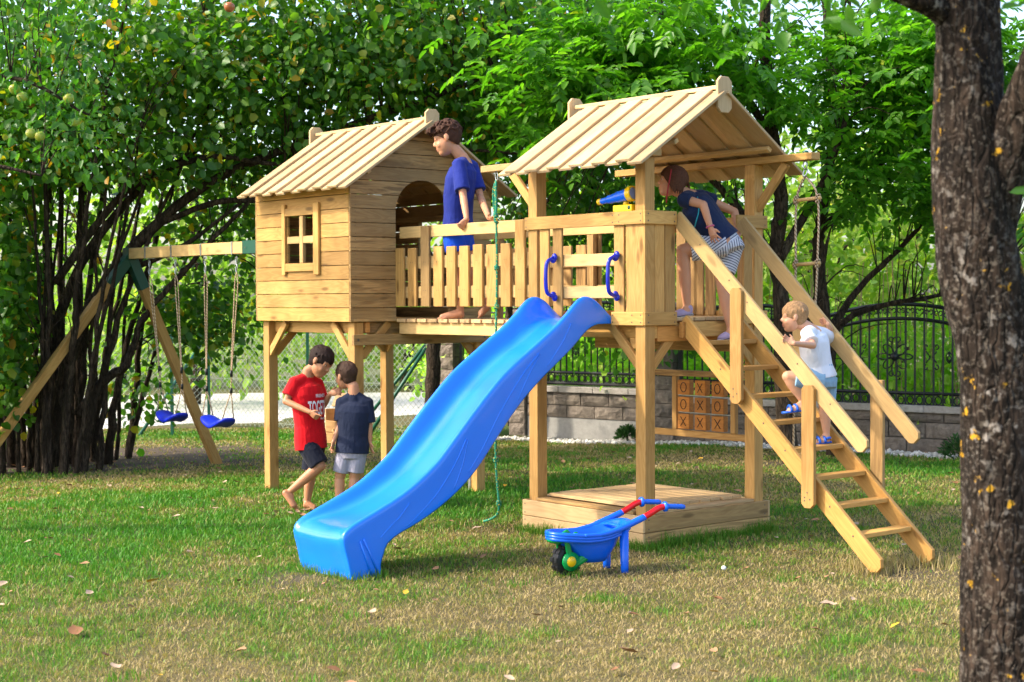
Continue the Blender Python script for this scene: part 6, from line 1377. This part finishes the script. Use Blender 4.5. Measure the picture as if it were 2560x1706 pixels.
PEB, n, b = newmat('white_pebble'); at = N(n, 'ShaderNodeAttribute', attribute_name='rnd'); L(n, ramp(n, at.outputs['Fac'], [(0, (.30, .27, .23)), (.4, (.52, .49, .44)), (1, (.72, .70, .66))]), b.inputs['Base Color']); b.inputs['Roughness'].default_value = .8
obj('pebbles', nmesh('pebbles', V_, T_, PEB, {'rnd': np.repeat(rng.random(k), 12)}, nv=3), None, kind='stuff', label='strip of white pebbles along the foot of the wall')

# --- the near tree on the right: trunk, fork, a few leaves out of focus, unseen leaves added for shade
NT = thing('near_tree', cw(5.0, 1.62, 0), 'near tree trunk with dark lichen-spotted bark at the right edge', 'tree'); mn = WM[NT.name]
def pxr(d, x, y): return cw(d, (x*1.088-1280)/3915.7*d, 1.62+(742-y*1.088)/3915.7*d)
def bark_tube(pts, rad, n=40, sub=10, seed=1):
    P_ = cat(pts, sub); k = len(P_); R_ = np.interp(np.linspace(0, 1, k), np.linspace(0, 1, len(rad)), rad); g = G(); g.tube(P_, [1e-3]*k, n)
    V0 = np.array([tuple(v) for v in g.v]).reshape(k, n, 3); c_ = np.array([tuple(p) for p in P_])[:, None]; dr = V0-c_; dr /= np.linalg.norm(dr, axis=2)[..., None]
    A1, B1 = np.meshgrid(np.arange(k)*.35, np.arange(n), indexing='ij'); ang = B1/n*2*pi
    nz = .5*vnoise(np.cos(ang)*2+seed*9, np.sin(ang)*2+A1*.5, 1.5)+.5*vnoise(np.cos(ang)*6+seed*3, np.sin(ang)*6+A1*.9, 1.6); rr_ = R_[:, None]*(1+.13*(nz-.5)+.05*np.sin(ang*3+A1*.4))
    g.v = [Vector(v) for v in (c_+dr*rr_[..., None]).reshape(-1, 3)]; return g
P_ = [pxr(5, 2316, 2300), pxr(5, 2318, 1800), pxr(5, 2316, 1500), pxr(5, 2312, 1250), pxr(5, 2305, 950), pxr(5, 2285, 780), pxr(5, 2250, 600), pxr(5, 2235, 420), pxr(5, 2222, 200), pxr(5, 2218, 0), pxr(5, 2212, -300)]
g = bark_tube(P_, [.20, .155, .136, .134, .134, .128, .125, .122, .106, .100, .09], 44, 10, 1); g.build('trunk', BARK_LICHEN, NT, mn)
g = bark_tube([pxr(5, 2262, 560), pxr(4.95, 2300, 400), pxr(4.9, 2345, 270), pxr(4.8, 2400, 130), pxr(4.7, 2480, -60)], [.085, .075, .070, .065, .055], 26, 8, 3); g.build('limb', BARK_LICHEN, NT, mn)
g = bark_tube([pxr(5, 2200, 60), pxr(4.95, 2150, 20), pxr(4.9, 2080, -10), pxr(4.85, 1960, -60)], [.05, .040, .036, .03], 16, 6, 5); g.build('limb', BARK_LICHEN, NT, mn)
nodes = [pxr(5, 2080, -10), pxr(5, 1960, -60), pxr(4.8, 2400, 100)]
C = foliage(NT, [(4.9, 1.15, 2.72, .35, .42, .10, 10), (5.1, .35, 2.76, .3, .3, .08, 5), (4.6, 1.72, 2.45, .2, .16, .22, 12), (4.7, 1.80, 1.95, .15, .08, .25, 6), (5.4, .75, 2.74, .4, .5, .12, 14), (5.6, -.2, 2.85, .4, .4, .08, 8), (5.2, .6, 3.7, 1.6, 1.9, .6, 90), (6.4, -2.4, 4.7, 1.2, 2.6, .4, 110), (7.2, -5.6, 4.5, 1.1, 2.0, .4, 60)], 7, .10, .075, LF_CENTRE, wr=.5, parts=120)  # last leaf blobs are unseen, added overhead to shade the foreground lawn
g = G(); twigs(g, C, nodes, 60, .004); g.build('twigs', BARK_DARK, NT, mn, kind='stuff')

# --- apple tree: trunk outside the picture on the left, fruiting branches inside
AT = thing('apple_tree', cw(10.8, -5.3, 0), 'apple tree reaching in at the upper left with green apples among its leaves', 'tree'); ma = WM[AT.name]; g = G()
nodes = limb(g, [cw(10.8, -5.3, -.1), cw(10.8, -5.2, .9), cw(10.7, -4.9, 1.9), cw(10.5, -4.4, 2.8), cw(10.4, -3.9, 3.6)], .12, .05, 12, .02)
for p in (((10.6, -4.6, 2.4), (10.4, -3.9, 3.0), (10.4, -3.3, 3.1), (10.4, -2.8, 2.85)), ((10.5, -4.3, 2.9), (10.4, -3.6, 3.7), (10.3, -2.9, 4.0), (10.3, -2.0, 4.1)), ((10.5, -4.5, 2.5), (10.4, -3.7, 2.55), (10.4, -3.1, 2.45)), ((10.5, -4.3, 3.2), (9.4, -3.8, 4.2), (8.6, -3.0, 4.6))): nodes += limb(g, [cw(*a) for a in p], .028, .008, 7, .01)
g.build('trunk', BARK_MID, AT, ma)
C = foliage(AT, [(10.4, -3.15, 3.35, .45, .55, .50, 52), (10.4, -2.95, 2.75, .3, .38, .25, 26), (10.4, -2.6, 4.1, .5, .9, .3, 30), (12.0, -5.4, 5.1, 1.7, 1.5, .6, 170), (9.8, -3.4, 5.3, 1.5, 1.9, .5, 100), (8.2, -4.6, 4.3, 1.3, 1.6, .8, 95), (8.6, -2.2, 5.3, 1.2, 1.2, .5, 45)], 11, .13, .068, LF_APPLE, wr=.60, parts=220)  # high leaf blobs out of view, added to dapple the house, tower and lawn
g = G(); twigs(g, C, nodes, 150, .004); g.build('twigs', BARK_DARK, AT, ma, kind='stuff')
def apple(name, par_): return None
m, n, b = newmat('green_apple'); tc = N(n, 'ShaderNodeTexCoord'); f = noise(n, tc.outputs['Object'], 20, 2); L(n, mixc(n, ramp(n, f, [(.45, (0, 0, 0)), (.65, (1, 1, 1))]), (.30, .42, .04), (.46, .44, .06)), b.inputs['Base Color']); b.inputs['Roughness'].default_value = .35; AP = m
AP2 = plain('ripe_apple', (.40, .12, .03), .35, var=.3)
def applemesh(mat):
    g = G(); k = 16; prof = [(-.026, .004), (-.031, .012), (-.026, .024), (-.010, .034), (.006, .036), (.020, .030), (.028, .018), (.026, .008), (.020, .002)]
    g.loft([[Vector((cos(2*pi*j/k)*r, sin(2*pi*j/k)*r, z)) for j in range(k)] for z, r in prof]); g.tube([(0, 0, .018), (.003, 0, .045)], .0022, 5); return mesh('apple', g.v, g.f, mat, True)
am = applemesh(AP)
for (x, y), mt2 in (((97, 304), 0), (((77, 298)), 0), ((176, 271), 0), ((40, 196), 0), ((58, 214), 0), ((164, 218), 0), ((534, 12), 1)):
    o = obj('apple', am if not mt2 else applemesh(AP2), AT, Matrix.Translation(pxr(10.3, x, y)) @ Matrix.Rotation(random.uniform(-.4, .4), 4, 'X'))
    if mt2: o['label'] = 'ripe brownish apple'

# --- leaves lying on the lawn: every one is an object
LB = [plain('dry_leaf_tan', (.30, .16, .075), .8, var=.3, vscale=30), plain('dry_leaf_brown', (.20, .085, .03), .75, var=.4, vscale=30), plain('dry_leaf_pale', (.40, .28, .19), .8, var=.2, vscale=30), plain('dry_leaf_yellow', (.62, .34, .02), .7, var=.25, vscale=30)]
def dry_leaf(mat, sd_):
    r = random.Random(sd_); V_, Fc = [], []; k = 7; cu = r.uniform(.5, 1.6); tw = r.uniform(-.5, .5)
    for i in range(k+1):
        t_ = i/k; w_ = .30*sin(pi*min(.97, max(.03, t_**.8)))*(1+r.uniform(-.12, .12))
        for sg in (-1, 0, 1):
            x_ = t_-.5; y_ = sg*w_; z_ = cu*.30*(y_*y_*4)+.22*cu*(x_*x_)*1.2+r.uniform(-.015, .015); V_.append((x_, y_*cos(tw*x_)-z_*sin(tw*x_), z_*cos(tw*x_)+y_*sin(tw*x_)+.01))
    for i in range(k):
        for j in range(2): a = i*3+j; Fc.append((a, a+1, a+4, a+3))
    return mesh('fallen_leaf', V_, Fc, mat, True)
LM = [[dry_leaf(m_, s_*5+i) for s_ in range(4)] for i, m_ in enumerate(LB)]
LABS = ['dry tan fallen leaf curled on the lawn', 'dark brown fallen leaf on the lawn', 'pale dried fallen leaf on the lawn', 'yellow fallen leaf on the lawn']
def drop(d, r, sz, kind, lab=None):
    p = cw(d, r); z = GZ(p.x, p.y)+.030; o = obj('fallen_leaf', LM[kind][random.randrange(4)], None, Matrix.Translation((p.x, p.y, z)) @ Euler((random.uniform(-.35, .35), random.uniform(-.35, .35), random.uniform(0, 6.28))).to_matrix().to_4x4() @ Matrix.Diagonal((sz, sz, sz, 1)))
    props(o, lab or LABS[kind], 'leaf', ('tan', 'brown', 'pale', 'yellow')[kind]+' leaves fallen on the lawn')
def pxg(x, y): d = 1.62*3915.7/(y*1.088-742); return d, (x*1.088-1280)/3915.7*d
for x, y, sz, kind, lab in ((165, 1458, .115, 1, 'large dark brown oval leaf lying at the lower left'), (345, 1342, .085, 3, 'bright yellow-orange leaf on the left of the lawn'), (395, 1196, .11, 2, 'pale tan curled leaf on the green grass left of the boys'), (1905, 1406, .09, 2, 'cream dried leaf beside a wilted yellow twig at the lower right'),
                            (1445, 1515, .10, 0, 'crumpled brown leaf at the bottom, right of centre'), (1870, 1276, .075, 2, 'pale curled leaf standing near the foot of the stair'), (910, 1268, .09, 0, 'curled tan leaf just right of the slide foot'), (1108, 1286, .06, 0, 'rust leaf on the grass between slide and wheelbarrow'),
                            (255, 1545, .08, 2, 'pale leaf at the bottom left corner area'), (2058, 1456, .07, 3, 'yellow-green leaf upright at the lower right of the lawn'), (237, 1520, .08, 1, 'dark curled leaf near the bottom left'), (447, 1125, .07, 3, 'yellow leaf between the barefoot boys and the stilt') if False else (738, 1128, .055, 3, 'small yellow leaf on the green grass beside the boys'),
                            (590, 740, .0, 0, None)):
    if sz: drop(*pxg(x, y), sz, kind, lab)
for k in range(26):                                           # little drift of dry leaves at the boys' feet
    d, r = pxg(random.gauss(700, 45), random.gauss(1180, 6)); drop(d, r, random.uniform(.04, .075), random.choice((0, 0, 2)))
for k in range(230):
    d = sqrt(random.uniform(6.4**2, 16.4**2)); drop(d, random.uniform(-.33, .33)*d, random.uniform(.036, .078), random.choices((0, 1, 2, 3), (5, 2, 3, .6))[0])
for k in range(24): drop(random.uniform(15.5, 17), random.uniform(-5, -1.5), random.uniform(.05, .08), random.choice((0, 1)))
EGG = plain('white_plastic', (.75, .75, .74), .5); p = cw(*pxg(1663, 1316)); g = G(); g.ball((p.x, p.y, .03), (.016, .014, .013)); o = g.build('white_pebble', EGG, None, Matrix.Translation((p.x, p.y, .03))); props(o, 'single white pebble on the grass below the wheelbarrow legs', 'pebble')
